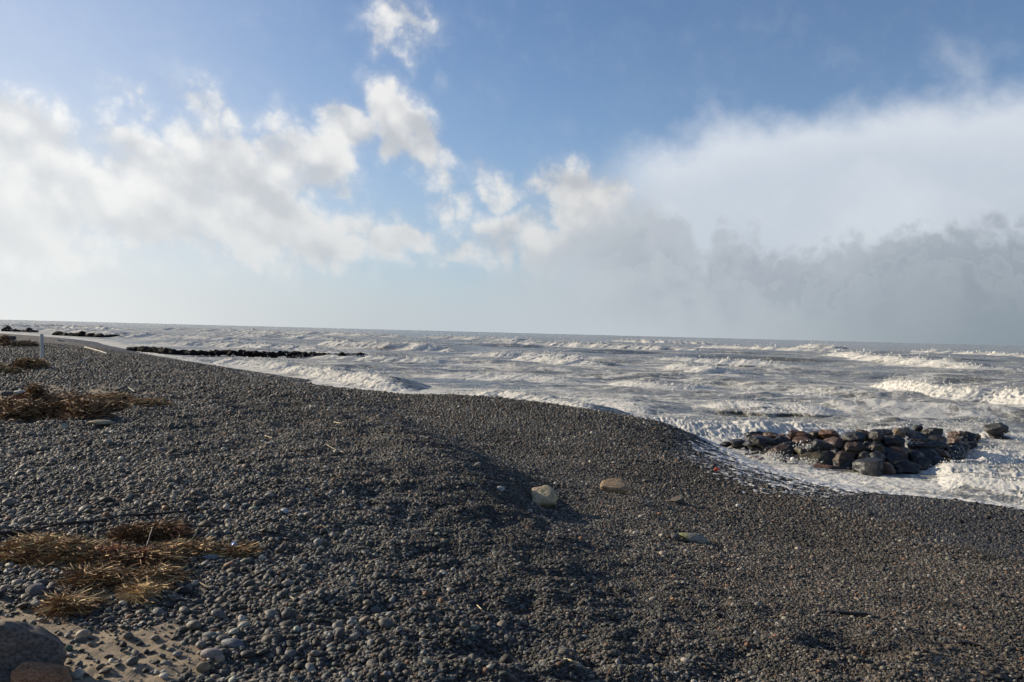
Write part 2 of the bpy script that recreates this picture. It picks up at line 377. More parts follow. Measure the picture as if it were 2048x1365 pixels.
# ---- the shingle beach
azf = np.radians(np.concatenate([np.arange(-180, -44, 5.0), np.arange(-44, 44, .3), np.arange(44, 180, 5.0)]))
dsg = np.concatenate([[.3, .8, 1.4, 2.0], np.exp(np.arange(math.log(2.4), math.log(45), .0062)), np.exp(np.arange(math.log(45.3), math.log(900), .022))])
gx, gy = fan(azf, dsg)
gz = ground_h(gx, gy, True, coarse)
behind = sstep(np.abs(np.arctan2(gx, gy)), R(110), R(150))
gz = gz * (1 - behind) + 1.6 * behind
far = sstep(np.hypot(gx, gy), 350, 700); gz = gz * (1 - far) + np.where(gx < -np.abs(gy) * .7, 1.5, -3.) * far
gme = np_mesh('beach', np.stack([gx, gy, gz], -1).reshape(-1, 3), grid_faces(*gx.shape, wrap=True))
gsand = sand_mask(gx, gy, coarse); fattr(gme, 'sand', gsand); fattr(gme, 'wet', wet_f(gz, gx, gy))
m_ground, gg, b = new_mat('shingle_bed')
geo = gg.new('ShaderNodeNewGeometry'); pos = E(gg, geo.outputs['Position'])
sandA = gg.attr('sand'); wetA = gg.attr('wet')
v1 = gg.vor(pos, 30.); v2 = gg.vor(pos, 62.)
vc = gg.sep(E(gg, v1.outputs['Color'])); vc2 = gg.sep(E(gg, v2.outputs['Color']))
h1 = 1. - E(gg, v1.outputs['Distance']) * 1.3; h2 = 1. - E(gg, v2.outputs['Distance']) * 1.3
big, _ = gg.noise(pos, .55, 4, .55); med, _ = gg.noise(pos, 3.2, 5, .6); fine, _ = gg.noise(pos, 160., 3, .6)
stone = gg.mix(vc[0], (.032, .031, .030), (.128, .122, .112))
stone = gg.mix(gg.ss(vc[1], .86, .92), stone, (.24, .23, .21))
stone = gg.mix(gg.ss(vc2[1], .9, .95), stone, (.13, .085, .06))
stone = gg.mix(gg.ss(big, .4, .65) * .35, stone, (.07, .055, .045))
spk, _ = gg.noise(gg.vm('MULTIPLY', pos, (3., 1., 1.)), 2.2, 6, .8)
farf = gg.ss(gg.vm('LENGTH', pos), 25., 60.)
stone = gg.vm('SCALE', stone, gg.mixf(farf, 1., gg.ss(spk, .35, .66, .45, 1.7)))
sandc = gg.mix(med, (.165, .122, .078), (.27, .208, .135)); sandc = gg.mix(gg.ss(fine, .35, .7) * .5, sandc, (.33, .265, .185))
sm = gg.ss(sandA + (med - .5) * .5, .3, .7)
colr = gg.mix(sm, stone, sandc)
colr = gg.vm('SCALE', colr, gg.mixf(wetA, 1., .42))
grit, _ = gg.noise(pos, 38., 4, .7)
hh = gg.mixf(sm, h1 * .7 + h2 * .35 + spk * farf * 6., fine * .12 + grit * .55 + med * .5)
setp(gg, b, col=colr, rough=gg.mixf(wetA, .85, .5), normal=gg.bump(hh, .9, .016), spec=gg.mixf(wetA, .3, .22))
BEACH = link('shingle_beach', gme, m_ground, kind='structure')

# ---- reading the ground back: bilinear in (azimuth, log distance), exactly the mesh surface
_lf = azf[(azf > R(-44.01)) & (azf < R(43.99))]; _ai0 = int(np.searchsorted(azf, R(-44.001))); _an = len(_lf)
_ld = np.log(dsg)
def gread(arr, x, y):
    x = np.asarray(x, float); y = np.asarray(y, float)
    a = np.clip((np.arctan2(x, y) - R(-44)) / R(.3), 0, _an - 1.001); d = np.interp(np.log(np.maximum(np.hypot(x, y), .31)), _ld, np.arange(len(dsg)))
    i = a.astype(int); j = np.minimum(d.astype(int), len(dsg) - 2); fa = a - i; fd = d - j; i = i + _ai0
    return (arr[j, i] * (1 - fa) + arr[j, i + 1] * fa) * (1 - fd) + (arr[j + 1, i] * (1 - fa) + arr[j + 1, i + 1] * fa) * fd
def gh(x, y): return gread(gz, x, y)
def on_ground(u, v):
    d = ray(u, v); t = np.exp(np.linspace(math.log(2.0), math.log(300), 4000)) / math.hypot(d.x, d.y)
    x = d.x * t; y = d.y * t; z = CAM.z + d.z * t; h = gh(x, y)
    k = int(np.argmax(z < h)); return Vector((x[k], y[k], h[k]))

# ------------------------------------------------------------------ the sea
azs = np.radians(np.concatenate([np.arange(-58, -38, 1.), np.arange(-38, 38, .068), np.arange(38, 130, 2.)]))
pxs = np.concatenate([[.12, .3, .6], np.arange(1., 30, .42), np.arange(30, 100, .62), np.arange(100, 345, .9), np.arange(346, 800, 12)])   # rows spaced evenly as they foreshorten
dss = (CAM.z * F / pxs)
sx, sy = fan(azs, dss)
sd = np.hypot(sx, sy)
bed = coarse(GS, sx, sy, 6); bed = np.where(sd > 300, -3, bed)
deep = sstep(-bed, -.05, 1.3)
# crest-normal direction: the swell runs in towards the beach
wa = R(193)
wx, wy = math.sin(wa), math.cos(wa)
ph0 = (fbm(sx * .018, sy * .018, 3, 3) - .5) * 11 + (fbm(sx * .06, sy * .06, 2, 4) - .5) * 5
def swell(lam, amp, dang, seed, sharp=1.6):
    a = wa + dang; k = 2 * math.pi / lam
    ph = (sx * math.sin(a) + sy * math.cos(a)) * k + ph0 * (18 / lam) + seed
    return amp * ((.5 + .5 * np.sin(ph)) ** sharp - .38)
grp = .35 + 1.1 * fbm(sx * .03 + 9, sy * .03, 3, 8)
amp_far = .75 + .95 * sstep(sd, 50, 170)
rowgap = sd * sd / (CAM.z * F) * .7                          # spacing of the mesh rows in metres
def lim(w): return 1 - sstep(rowgap, w * .22, w * .5)       # drop detail the rows cannot carry
sw = (swell(21, .55, 0, 0, 2.2) + swell(13, .26, .3, 2.1, 1.8) * lim(13) + swell(8.3, .14, -.4, 4.2) * lim(8)) * grp * amp_far
chop = (fbm(sx * .30, sy * .5, 3, 21) - .5) * .54 * lim(2.6) + (.4 - billow(sx * .55, sy * .8, 3, 25)) * .20 * lim(1.6)
fade = 1 - sstep(sd, 900, 3000)
near = sstep(-bed, .0, .8)
sz = (sw * (.12 + .88 * deep) * near + chop * (.25 + .75 * deep) * (.3 + .7 * near)) * fade
foam = np.zeros_like(sz)
BREAKERS = []; CREST = []
def breaker(line, h, back, front, seed, run=3., hvar=.33):
    """one breaking crest as a mesh of its own: line of (x, y) photograph points along its foot, height in metres"""
    P_ = np.array([tuple(at_z(u, v, 0))[:2] for u, v in line])
    P_ = np.concatenate([[P_[0] * 1.7 - P_[1] * .7], P_, [P_[-1] * 1.7 - P_[-2] * .7]])
    seg = np.hypot(*np.diff(P_, axis=0).T); S = np.concatenate([[0], np.cumsum(seg)]); L = S[-1]
    dist = np.hypot(*P_.mean(0)); nc = int(min(1100, max(40, L / (dist * .0011)))); nr = 44
    q = np.linspace(0, L, nc); px_ = np.interp(q, S, P_[:, 0]); py_ = np.interp(q, S, P_[:, 1])
    for _ in range(3):
        w_ = max(3, nc // 25); ker = np.ones(w_) / w_
        px_ = np.convolve(np.pad(px_, w_, mode='reflect', reflect_type='odd'), ker, 'same')[w_:-w_]; py_ = np.convolve(np.pad(py_, w_, mode='reflect', reflect_type='odd'), ker, 'same')[w_:-w_]
    tx, ty = np.gradient(px_), np.gradient(py_); tl = np.hypot(tx, ty); tx /= tl; ty /= tl
    nx, ny = -ty, tx                                          # seaward
    nx = .2 * nx + .8 * nx.mean(); ny = .2 * ny + .8 * ny.mean(); tl = np.hypot(nx, ny); nx /= tl; ny /= tl
    t01 = q / L; tap = np.clip(np.minimum(t01, 1 - t01) * 3.3, 0, 1); tap = tap * tap * (3 - 2 * tap)
    h = h * .74
    hv = (1 - hvar + 2 * hvar * fbm(q * .35 / max(h, .4), q * 0 + seed, 5, seed + 1, .62)) * (.12 + .88 * tap)
    wob = (fbm(q * .35, q * 0 + 3.3, 4, seed + 2) - .5) * (back + front) * 1.1
    t = np.linspace(0, 1, nr)
    # cross profile, from the toe of the foam, up the tumbling front, over the lip and down the back
    ox = np.interp(t, [0, .18, .42, .55, .68, .80, 1], [-run * .7 - front * 2, -front * 2., -front * .9, -.05, .4 * back, 1.3 * back, 4.2 * back])
    oz = np.interp(t, [0, .10, .20, .42, .56, .66, .80, 1], [-.22, .03, .20, .70, 1.0, .97, .66, -.7])
    fo_ = np.interp(t, [0, .1, .5, .60, .72, 1], [.30, .75, 1.15, 1.0, .45, .3])
    O, Q = np.meshgrid(ox, q, indexing='ij'); Zp = oz[:, None] * h * hv[None]
    arc = np.concatenate([[0], np.cumsum(np.hypot(np.diff(ox), np.diff(oz) * h))])[:, None] + 0 * Q
    sl_ = max(.10, .21 * h)                                    # size of the froth lumps
    w1 = fbm(Q / sl_ / 3, arc / sl_ / 3, 2, seed + 30) * 2
    lum = .30 - billow(Q / sl_ + w1, arc / sl_, 3, seed + 7, .6)
    lum2 = .30 - billow(Q / sl_ * .33 + w1, arc / sl_ * .33, 2, seed + 9, .6)
    wgt = np.interp(t, [0, .12, .35, .62, .8, 1], [0, .5, 1, 1, .35, 0])[:, None] * tap[None]
    am = (lum * .30 * h + lum2 * .24 * h) * wgt
    nO = np.gradient(ox); nZ = np.gradient(oz * h); nl_ = np.hypot(nO, nZ) + 1e-6
    O = O * (.45 + .55 * hv[None]) + (-nZ / nl_)[:, None] * am + wob[None]; Zp = Zp + (nO / nl_)[:, None] * am
    Zp = Zp - (1 - tap[None]) * .8 * h
    Zp[0] -= .8; Zp[-1] -= .8
    X = px_[None] + nx[None] * O; Y = py_[None] + ny[None] * O
    me = np_mesh('breaker', np.stack([X, Y, Zp], -1).reshape(-1, 3), grid_faces(nr, nc))
    fr_ = fo_[:, None] * (.55 + .45 * tap[None]) + (fbm(Q / sl_ * .4, arc / sl_ * .4, 3, seed + 12) - .5) * .6 + lum * .5
    fattr(me, 'foam', np.clip(fr_, 0, 1.5)); BREAKERS.append(me)
    ci_ = int(nr * .56); CREST.append((X[ci_], Y[ci_], Zp[ci_], h, dist, tap, (nx, ny)))
    # froth and a slight rise on the sheet of water around it
    rch = back * 2 + front + run * 2
    I = np.nonzero((sx > P_[:, 0].min() - rch) & (sx < P_[:, 0].max() + rch) & (sy > P_[:, 1].min() - rch) & (sy < P_[:, 1].max() + rch)); XX = sx[I]; YY = sy[I]
    best = np.full(XX.shape, 1e9); tt = np.zeros(XX.shape)
    for k in range(0, nc, max(1, nc // 60)):
        e = (XX - px_[k]) * nx[k] + (YY - py_[k]) * ny[k]; f_ = np.hypot(XX - px_[k], YY - py_[k]); up = f_ < np.abs(best)
        best = np.where(up, np.where(e >= 0, f_, -f_), best); tt = np.where(up, t01[k], tt)
    tp = np.clip(np.minimum(tt, 1 - tt) * 5 + .2, 0, 1)
    ft = np.where(best > 0, np.exp(-(best / (back * 1.0)) ** 2), np.exp(-(best / (front + run)) ** 2)) * tp
    trail = np.where(best > 0, np.exp(-(best / (back * 4)) ** 2) * .34, np.exp(-(best / (front + run * 3)) ** 2) * .50) * tp
    foam[I] = np.maximum(foam[I], np.maximum(ft * .95, trail))
    sz[I] = sz[I] * (1 - .75 * ft)
BR = [ # foot line in photograph pixels, height, back width, front width, run of foam ahead
 ([(1100, 852), (1230, 858), (1400, 868), (1560, 872), (1740, 872)], .56, .8, .7, 1.2),
 ([(840, 790), (930, 793), (1010, 800), (1100, 822), (1200, 848)], .62, .9, .6, 1.2),
 ([(560, 742), (640, 752), (720, 768), (800, 782), (900, 788)], .75, 1.1, .6, 1.5),
 ([(455, 728), (520, 735), (600, 741)], .65, 1.2, .7, 1.5),
 ([(1755, 776), (1850, 790), (1950, 800), (2048, 806), (2160, 812), (2300, 820)], .92, 1.2, .6, .8),
 ([(1670, 714), (1760, 724), (1850, 733), (1950, 742), (2060, 746), (2200, 752), (2340, 757)], 1.3, 3., 1.4, 3.5),
 ([(660, 692), (740, 697), (830, 700), (920, 704)], 1.35, 2.8, 1.2, 3.5),
 ([(1360, 738), (1420, 745), (1500, 748)], .6, 2., 1., 1.2),
 ([(1060, 722), (1130, 730), (1210, 735)], .8, 2., 1., 2.),
 ([(1400, 697), (1500, 701), (1620, 706), (1760, 710)], 1.3, 4., 2., 5),
 ([(1610, 697), (1660, 699), (1700, 700)], 1.6, 4., 2., 5),
 ([(940, 688), (1060, 692), (1200, 697), (1340, 702), (1460, 706)], 1.4, 4., 2., 6),
 ([(1230, 685), (1330, 688), (1420, 690)], 1.5, 5., 3., 6),
 ([(860, 678), (960, 682), (1090, 686)], 1.5, 5., 3., 6),
 ([(560, 668), (700, 673), (820, 677)], 1.6, 6., 3., 8),
 ([(300, 690), (420, 694), (540, 699), (680, 705)], .9, 2.5, 1.2, 5),
 ([(250, 675), (360, 679), (470, 684)], 1.2, 4., 2., 6),
 ([(20, 662), (120, 665), (220, 670)], 1.2, 4., 2., 8),
 ([(0, 655), (100, 656), (230, 660)], 1.4, 5., 3., 9),
 ([(300, 660), (450, 664), (560, 668)], 1.4, 5., 3., 9),
 ([(1800, 706), (1900, 710), (2060, 716), (2200, 722)], 1.3, 4., 2., 5),
 ([(1240, 770), (1330, 778), (1420, 780)], .35, 1.6, .9, .8),
 ([(1100, 800), (1200, 806), (1290, 822)], .35, 1.4, .9, 1.),
 ([(640, 716), (760, 722), (900, 726)], .5, 2., 1., 2.),
 ([(1885, 958), (1960, 968), (2048, 975), (2140, 985)], .24, .7, .7, 1.0),
 ([(1860, 938), (1950, 946), (2048, 952), (2140, 960)], .30, .6, .7, .8),
 ([(1930, 915), (1990, 920), (2080, 925), (2150, 930)], .32, .6, .5, .8),
 ([(1700, 868), (1800, 868), (1900, 872), (2000, 880), (2100, 888)], .38, .8, .5, .8),
 ([(1420, 812), (1520, 816), (1640, 820)], .3, 1.6, .9, 1.),
 ([(900, 752), (1000, 757), (1120, 764)], .35, 1.8, 1., 1.5),
 ([(1500, 790), (1600, 794), (1680, 797)], .25, 1.6, .9, 1.),
 ([(250, 716), (330, 722), (420, 728)], .4, 1.2, .8, 2.),
 ([(960, 712), (1060, 714), (1160, 719)], .7, 3., 1.5, 3.),
 ([(1330, 722), (1450, 727), (1560, 731)], .6, 3., 1.5, 3.),
 ([(420, 672), (520, 675), (640, 680)], 1.3, 5., 2.5, 7),
]
for i, (ln, h, bk, fr, rn) in enumerate(BR): breaker(ln, h, bk, fr, 100 + i * 11, rn)
# froth left over from earlier breakers: streaks drawn out by the wind, dense close in
st1 = fbm(sx * .22, sy * .5, 5, 51, .58); st2 = fbm(sx * .9 + 3 * st1, sy * 2.0, 4, 61, .6)
inshore = 1 - sstep(sd, 45, 150); zone = .5 + .5 * fbm(sx * .04, sy * .07, 3, 71)
web = 1 - np.abs(2 * fbm(sx * .55 + 2 * st1, sy * .9, 4, 81) - 1) * 3.2
old = sstep(st1 * .55 + st2 * .45 + .12 * inshore + .20 * (zone - .70) + .08 * np.clip(web, -1, 1), .40, .70)
old = old * (.40 + .22 * inshore)
shore = sstep(bed, -.55, -.12)
foam = np.clip(np.maximum(foam, np.maximum(old * .9, shore * (.45 + .8 * st2))), 0, 1.4)
whitecap = sstep(sw * grp, .62, 1.0) * sstep(fbm(sx * .12, sy * .3, 3, 95), .45, .6); foam = np.maximum(foam, whitecap)
foam = foam - .30 * sstep(sd, 130, 420) * sstep(np.arctan2(sx, sy), -.5, .25)
froth = (billow(sx * 2.6, sy * 2.6, 3, 33) - .35)
sz = sz - froth * .07 * np.clip(foam, 0, 1) * lim(.5)
sme = np_mesh('sea', np.stack([sx, sy, sz], -1).reshape(-1, 3), grid_faces(*sx.shape)[:, ::-1])
fattr(sme, 'foam', foam)
m_sea, gg, b = new_mat('sea_water')
geo = gg.new('ShaderNodeNewGeometry'); pos = E(gg, geo.outputs['Position'])
fo = gg.attr('foam')
na, nac = gg.noise(pos, 1.1, 7, .64, 0); nb_, _ = gg.noise(pos, 7., 4, .6, 0); nl, _ = gg.noise(pos, .12, 3, .55)
ps = gg.vm('ADD', pos, gg.vm('SCALE', nac, .8))
wv = gg.vor(ps, 1.5, 'DISTANCE_TO_EDGE')
lace = 1. - gg.ss(E(gg, wv.outputs['Distance']), .0, .14)
nm, _ = gg.noise(gg.vm('MULTIPLY', pos, (.13, .40, 1.)), 1., 6, .62)
ff = fo * 1.1 + (na - .5) * 1.4 + (nb_ - .5) * .8 + (nm - .5) * 2.5 + lace * .30 - .17
fm = gg.ss(ff, .32, .76)
fm = fm.max(gg.ss(ff, .0, .55) * .34)
turb = gg.mix(gg.ss(nl, .38, .62), (.082, .084, .074), (.125, .112, .078))
fcol = gg.mix(nb_, (.76, .74, .68), (.93, .905, .83))
colr = gg.mix(fm, turb, fcol)
wav, _ = gg.noise(pos, 2.6, 5, .62, 0)
nh, _ = gg.noise(pos, 17., 4, .65, 0)
nrm = gg.bump(wav * .8 + nb_ * fm * .4 + nh * fm * .30, gg.mixf(fm, .75, .6), .14)
setp(gg, b, col=colr, rough=gg.mixf(fm, .22, .85), normal=nrm, ior=1.33, spec=gg.mixf(fm, .5, .1))
tr = gg.new('ShaderNodeBsdfTranslucent'); gg.put(tr.inputs[0], fcol); ms = gg.new('ShaderNodeMixShader'); gg.put(ms.inputs[0], fm * .32)
gg.nt.links.new(b.outputs[0], ms.inputs[1]); gg.nt.links.new(tr.outputs[0], ms.inputs[2])
gg.nt.links.new(ms.outputs[0], [n for n in gg.nt.nodes if n.type == 'OUTPUT_MATERIAL'][0].inputs[0])
SEA = link('sea', sme, m_sea, kind='structure')
for me in BREAKERS: link('breaker', me, m_sea, SEA)

# ------------------------------------------------------------------ stones: shapes and materials
from mathutils import noise as mn
def stone_mesh(name, seed, sub, dims, facets=6, cut=(.62, .9), rough=.10, freq=1.6, fine=.0):
    rnd = random.Random(seed); bm = bmesh.new(); bmesh.ops.create_icosphere(bm, subdivisions=sub, radius=1)
    off = Vector((seed * 3.7, seed * 1.3, seed * .7))
    pl = []
    for _ in range(facets):
        n = Vector((rnd.gauss(0, 1), rnd.gauss(0, 1), rnd.gauss(0, .8))).normalized(); pl.append((n, rnd.uniform(*cut)))
    for v in bm.verts:
        p = v.co.copy()
        for n, o in pl:
            e = p.dot(n) - o
            if e > 0: p -= n * e * .88
        k = 1 + rough * mn.fractal(p * freq + off, 1.0, 2.0, 3)
        if fine: k += fine * mn.fractal(p * freq * 4 + off, .9, 2.0, 4)
        p *= k
        v.co = Vector((p.x * dims[0], p.y * dims[1], p.z * dims[2]))
    me = bpy.data.meshes.new(name); bm.to_mesh(me); bm.free()
    me.polygons.foreach_set('use_smooth', np.full(len(me.polygons), True)); return me
def stone_mat(name, src, rough=.62, wet=0., speck=.25, scale=9., bumpd=.02, spec=.35):
    """src: 'obj' takes the object's colour, 'inst' the instance attribute"""
    m, gg, b = new_mat(name)
    tco = gg.new('ShaderNodeTexCoord'); oi = gg.new('ShaderNodeObjectInfo'); pos = E(gg, tco.outputs['Object'])
    pos = gg.vm('ADD', pos, gg.xyz(E(gg, oi.outputs['Random']) * 37., E(gg, oi.outputs['Random']) * 11.))
    tint = E(gg, oi.outputs['Color']) if src == 'obj' else gg.attr('tint', 'INSTANCER', 'Color')
    n1_, _ = gg.noise(pos, scale * .35, 5, .6); n2_, _ = gg.noise(pos, scale * 2.5, 4, .65)
    c_ = gg.vm('SCALE', tint, gg.ss(n1_, .3, .7, .72, 1.25)); c_ = gg.vm('SCALE', c_, gg.ss(n2_, .35, .68, 1 - speck, 1 + speck))
    setp(gg, b, col=c_, rough=gg.mixf(n2_, rough - .12, rough + .12), normal=gg.bump(n1_ * .7 + n2_ * .3, .55, bumpd), spec=spec)
    return m
m_peb_i = stone_mat('pebble_shingle', 'inst', .66, speck=.18, scale=3., bumpd=.03, spec=.3)
m_peb = stone_mat('pebble_stone', 'obj', .62, speck=.2, scale=3., bumpd=.03, spec=.3)
m_boulder = stone_mat('boulder_stone', 'obj', .85, speck=.42, scale=9., bumpd=.05, spec=.2)
m_groyne = stone_mat('wet_groyne_rock', 'obj', .42, speck=.35, scale=5., bumpd=.10, spec=.38)

# ---- pebbles
PV = []
for k in range(9):
    e = [(1, .8, .55), (1, .66, .5), (1, .9, .5), (1, .58, .42), (1, .75, .62), (1, .7, .38), (1, .85, .7), (1, .62, .55), (1, .78, .45)][k]
    PV.append(stone_mesh('pebble', 50 + k, 2, tuple(.5 * q for q in e), 3, (.72, .95), .10, 1.1))
PVs = []
for k in range(6):
    e = [(1, .8, .6), (1, .66, .55), (1, .9, .55), (1, .7, .5), (1, .85, .7), (1, .75, .5)][k]
    PVs.append(stone_mesh('pebble_small', 80 + k, 1, tuple(.5 * q for q in e), 2, (.75, .95), .12, 1.2))
rng = np.random.default_rng(11)
def sample_ring(d0, d1, dens):
    n = int(dens * (d1 * d1 - d0 * d0) * R(86) / 2)
    d = np.sqrt(rng.uniform(d0 * d0, d1 * d1, n)); a = rng.uniform(R(-43), R(43), n)
    return d * np.sin(a), d * np.cos(a)
XS, YS, SS = [], [], []
edges = np.exp(np.linspace(math.log(2.7), math.log(75), 46))
gsize = coarse(f_size, gx, gy)
for d0, d1 in zip(edges[:-1], edges[1:]):
    dm = .5 * (d0 + d1); smin = max(.0155, .0023 * dm)
    cov = .95 if dm < 9 else np.interp(dm, [9, 16, 36, 75], [.95, .62, .30, .12])
    nmax = cov / (.55 * smin ** 2)
    x, y = sample_ring(d0, d1, nmax)
    s0 = np.maximum(gread(gsize, x, y) * .80, smin)
    keep = rng.random(len(x)) < (smin / s0) ** 2
    x, y, s0 = x[keep], y[keep], s0[keep]
    # a second, finer filling between the coarse stones
    x2, y2 = sample_ring(d0, d1, nmax * .5); s2 = np.maximum(gread(gsize, x2, y2) * .42, smin); k2 = rng.random(len(x2)) < (smin / s2) ** 2 * .9
    x, y, s0 = np.append(x, x2[k2]), np.append(y, y2[k2]), np.append(s0, s2[k2])
    s = s0 * np.exp(rng.normal(-.10, .38, len(x)))
    h = gh(x, y)
    sandm = gread(gsand, x, y)
    ok = (rng.random(len(x)) > sandm * np.where(x > 1, .55, .88)) & (h > .03)
    XS.append(x[ok]); YS.append(y[ok]); SS.append(s[ok])
PXx = np.concatenate(XS); PYy = np.concatenate(YS); PS_ = np.concatenate(SS)
# the odd larger cobble
n = 260; x, y = sample_ring(3.4, 16, 4); sel = rng.random(len(x)) < .12 * (f_size(x, y) / .05) ** 1.5; x, y = x[sel], y[sel]
PXx = np.append(PXx, x); PYy = np.append(PYy, y); PS_ = np.append(PS_, rng.uniform(.055, .105, len(x)) * (.6 + .4 * f_size(x, y) / .055))
PS_ = np.minimum(PS_, .135)
NP = len(PXx)
# keep the large stones from sinking into one another
order = np.argsort(-PS_); nb_ = int((PS_ > .045).sum()); cell = .14; gridd = {}; alive = np.ones(NP, bool)
for i in order[:nb_]:
    X_, Y_, r_ = PXx[i], PYy[i], PS_[i] * .42; cx, cy_ = int(X_ // cell), int(Y_ // cell); bad = False
    for ix in (cx - 1, cx, cx + 1):
        for iy in (cy_ - 1, cy_, cy_ + 1):
            for (q, w, e_) in gridd.get((ix, iy), ()):
                if (q - X_) ** 2 + (w - Y_) ** 2 < (e_ + r_) ** 2 * .8: bad = True; break
            if bad: break
        if bad: break
    if bad: alive[i] = False
    else: gridd.setdefault((cx, cy_), []).append((X_, Y_, r_))
PXx, PYy, PS_ = PXx[alive], PYy[alive], PS_[alive]; NP = len(PXx)
PZ = gh(PXx, PYy); PD = np.hypot(PXx, PYy)
wetp = wet_f(PZ, PXx, PYy)
# colours: dark basalt greys, blue-greys, some brown, rust, cream
gr = np.clip(rng.lognormal(math.log(.080), .55, NP), .025, .38)
hue = rng.random(NP); T = np.stack([gr * 1.06, gr * .985, gr * .88], 1)
br = hue < .17; T[br] = np.stack([gr[br] * 1.22, gr[br] * .98, gr[br] * .76], 1)
bl_ = (hue > .17) & (hue < .36); T[bl_] = np.stack([gr[bl_] * .98, gr[bl_] * .98, gr[bl_] * .98], 1)
gn = (hue > .36) & (hue < .44); T[gn] = np.stack([gr[gn] * .98, gr[gn] * 1.02, gr[gn] * .84], 1)
ru = hue > .97; T[ru] = np.array([.21, .115, .07]) * rng.uniform(.6, 1.2, (ru.sum(), 1))
pale = rng.random(NP) < .042; T[pale] = np.array([.32, .30, .265]) * rng.uniform(.7, 1.15, (pale.sum(), 1))
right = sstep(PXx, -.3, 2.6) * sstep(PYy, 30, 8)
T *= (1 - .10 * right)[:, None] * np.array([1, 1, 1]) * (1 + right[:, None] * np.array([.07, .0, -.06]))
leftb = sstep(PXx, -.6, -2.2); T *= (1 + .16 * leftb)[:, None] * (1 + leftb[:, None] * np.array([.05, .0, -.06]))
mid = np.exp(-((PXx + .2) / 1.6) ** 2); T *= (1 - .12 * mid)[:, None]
patch = fbm(PXx * .8, PYy * .8, 3, 222) - .5; T *= np.clip(1 + 1.0 * patch, .4, 1.6)[:, None]
T *= (1 - .60 * wetp)[:, None] * np.array([.985, .985, .945])
rot = np.stack([rng.normal(0, .24, NP), rng.normal(0, .24, NP), rng.uniform(0, 6.283, NP)], 1)
scl = PS_[:, None] * np.stack([np.ones(NP), rng.uniform(.85, 1.1, NP), rng.uniform(.8, 1.12, NP)], 1)
PZo = PZ + PS_ * rng.uniform(.06, .26, NP)
# individuals: the 300 that show largest in the photograph
inv = CROT.transposed()
def project(x, y, z):
    v = np.stack([x, y, z - CAM.z], 0); c_ = np.tensordot(np.array(inv), v, 1)
    return 1024 + F * c_[0] / -c_[2], 682.5 - F * c_[1] / -c_[2]
pu, pv = project(PXx, PYy, PZo)
app = PS_ / PD; inf = (pu > 4) & (pu < 2044) & (pv < 1358) & (pv > 700)
top = np.argsort(-(app * inf))[:300]
ist = np.zeros(NP, bool); ist[top] = True
for i in top:
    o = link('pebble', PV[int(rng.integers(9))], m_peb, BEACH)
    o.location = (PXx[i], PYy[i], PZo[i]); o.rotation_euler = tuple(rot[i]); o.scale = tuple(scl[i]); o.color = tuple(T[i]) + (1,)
for me in PV:
    if not me.materials: me.materials.append(m_peb)
# the rest, as one part of the beach
def scatter(name, idx, meshes, mat, parent, kind='stuff'):
    me = bpy.data.meshes.new(name); P3 = np.stack([PXx[idx], PYy[idx], PZo[idx]], 1)
    return scatter_pts(name, P3, rot[idx], scl[idx], T[idx], meshes, mat, parent, kind)
def scatter_pts(name, P3, rt, sc, tint, meshes, mat, parent, kind='stuff', **props):
    me = bpy.data.meshes.new(name); n_ = len(P3); me.vertices.add(n_); me.vertices.foreach_set('co', np.asarray(P3, np.float32).ravel())
    for nm, arr in (('rot', rt), ('scl', sc), ('tint', tint)):
        a = me.attributes.new(nm, 'FLOAT_VECTOR', 'POINT'); a.data.foreach_set('vector', np.asarray(arr, np.float32).ravel())
    a = me.attributes.new('pick', 'INT', 'POINT'); a.data.foreach_set('value', np.random.default_rng(5).integers(0, len(meshes), n_).astype(np.int32))
    col = bpy.data.collections.new(name + '_source')
    for k, ms in enumerate(meshes):
        mc = ms.copy(); mc.materials.clear(); mc.materials.append(mat); ob = bpy.data.objects.new(name + '_source', mc); col.objects.link(ob)
    nt = bpy.data.node_groups.new(name, 'GeometryNodeTree')
    nt.interface.new_socket('Geometry', in_out='INPUT', socket_type='NodeSocketGeometry'); nt.interface.new_socket('Geometry', in_out='OUTPUT', socket_type='NodeSocketGeometry')
    N = nt.nodes.new; L_ = nt.links.new
    gi = N('NodeGroupInput'); go = N('NodeGroupOutput'); iop = N('GeometryNodeInstanceOnPoints'); ci = N('GeometryNodeCollectionInfo')
    ci.inputs['Collection'].default_value = col; ci.inputs['Separate Children'].default_value = True; ci.inputs['Reset Children'].default_value = True
    mp = N('GeometryNodeMeshToPoints')
    L_(gi.outputs[0], mp.inputs['Mesh']); L_(mp.outputs[0], iop.inputs['Points']); L_(ci.outputs[0], iop.inputs['Instance']); iop.inputs['Pick Instance'].default_value = True
    def na(nm, t):
        q = N('GeometryNodeInputNamedAttribute'); q.data_type = t; q.inputs['Name'].default_value = nm; return q.outputs['Attribute']
    e2r = N('FunctionNodeEulerToRotation'); L_(na('rot', 'FLOAT_VECTOR'), e2r.inputs[0]); L_(e2r.outputs[0], iop.inputs['Rotation'])
    L_(na('scl', 'FLOAT_VECTOR'), iop.inputs['Scale']); L_(na('pick', 'INT'), iop.inputs['Instance Index']); L_(iop.outputs[0], go.inputs[0])
    o = link(name, me, None, parent, kind=kind, **props); md = o.modifiers.new('scatter', 'NODES'); md.node_group = nt
    return o
rest = np.nonzero(~ist)[0]
bigp = rest[app[rest] > .0058]; smallp = rest[app[rest] <= .0058]
m_peb_w = stone_mat('wet_pebble_shingle', 'inst', .34, speck=.18, scale=3., bumpd=.03, spec=.5)
wp = wetp[smallp] > .5
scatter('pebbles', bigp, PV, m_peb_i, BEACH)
scatter('pebbles', smallp[~wp], PVs, m_peb_i, BEACH)
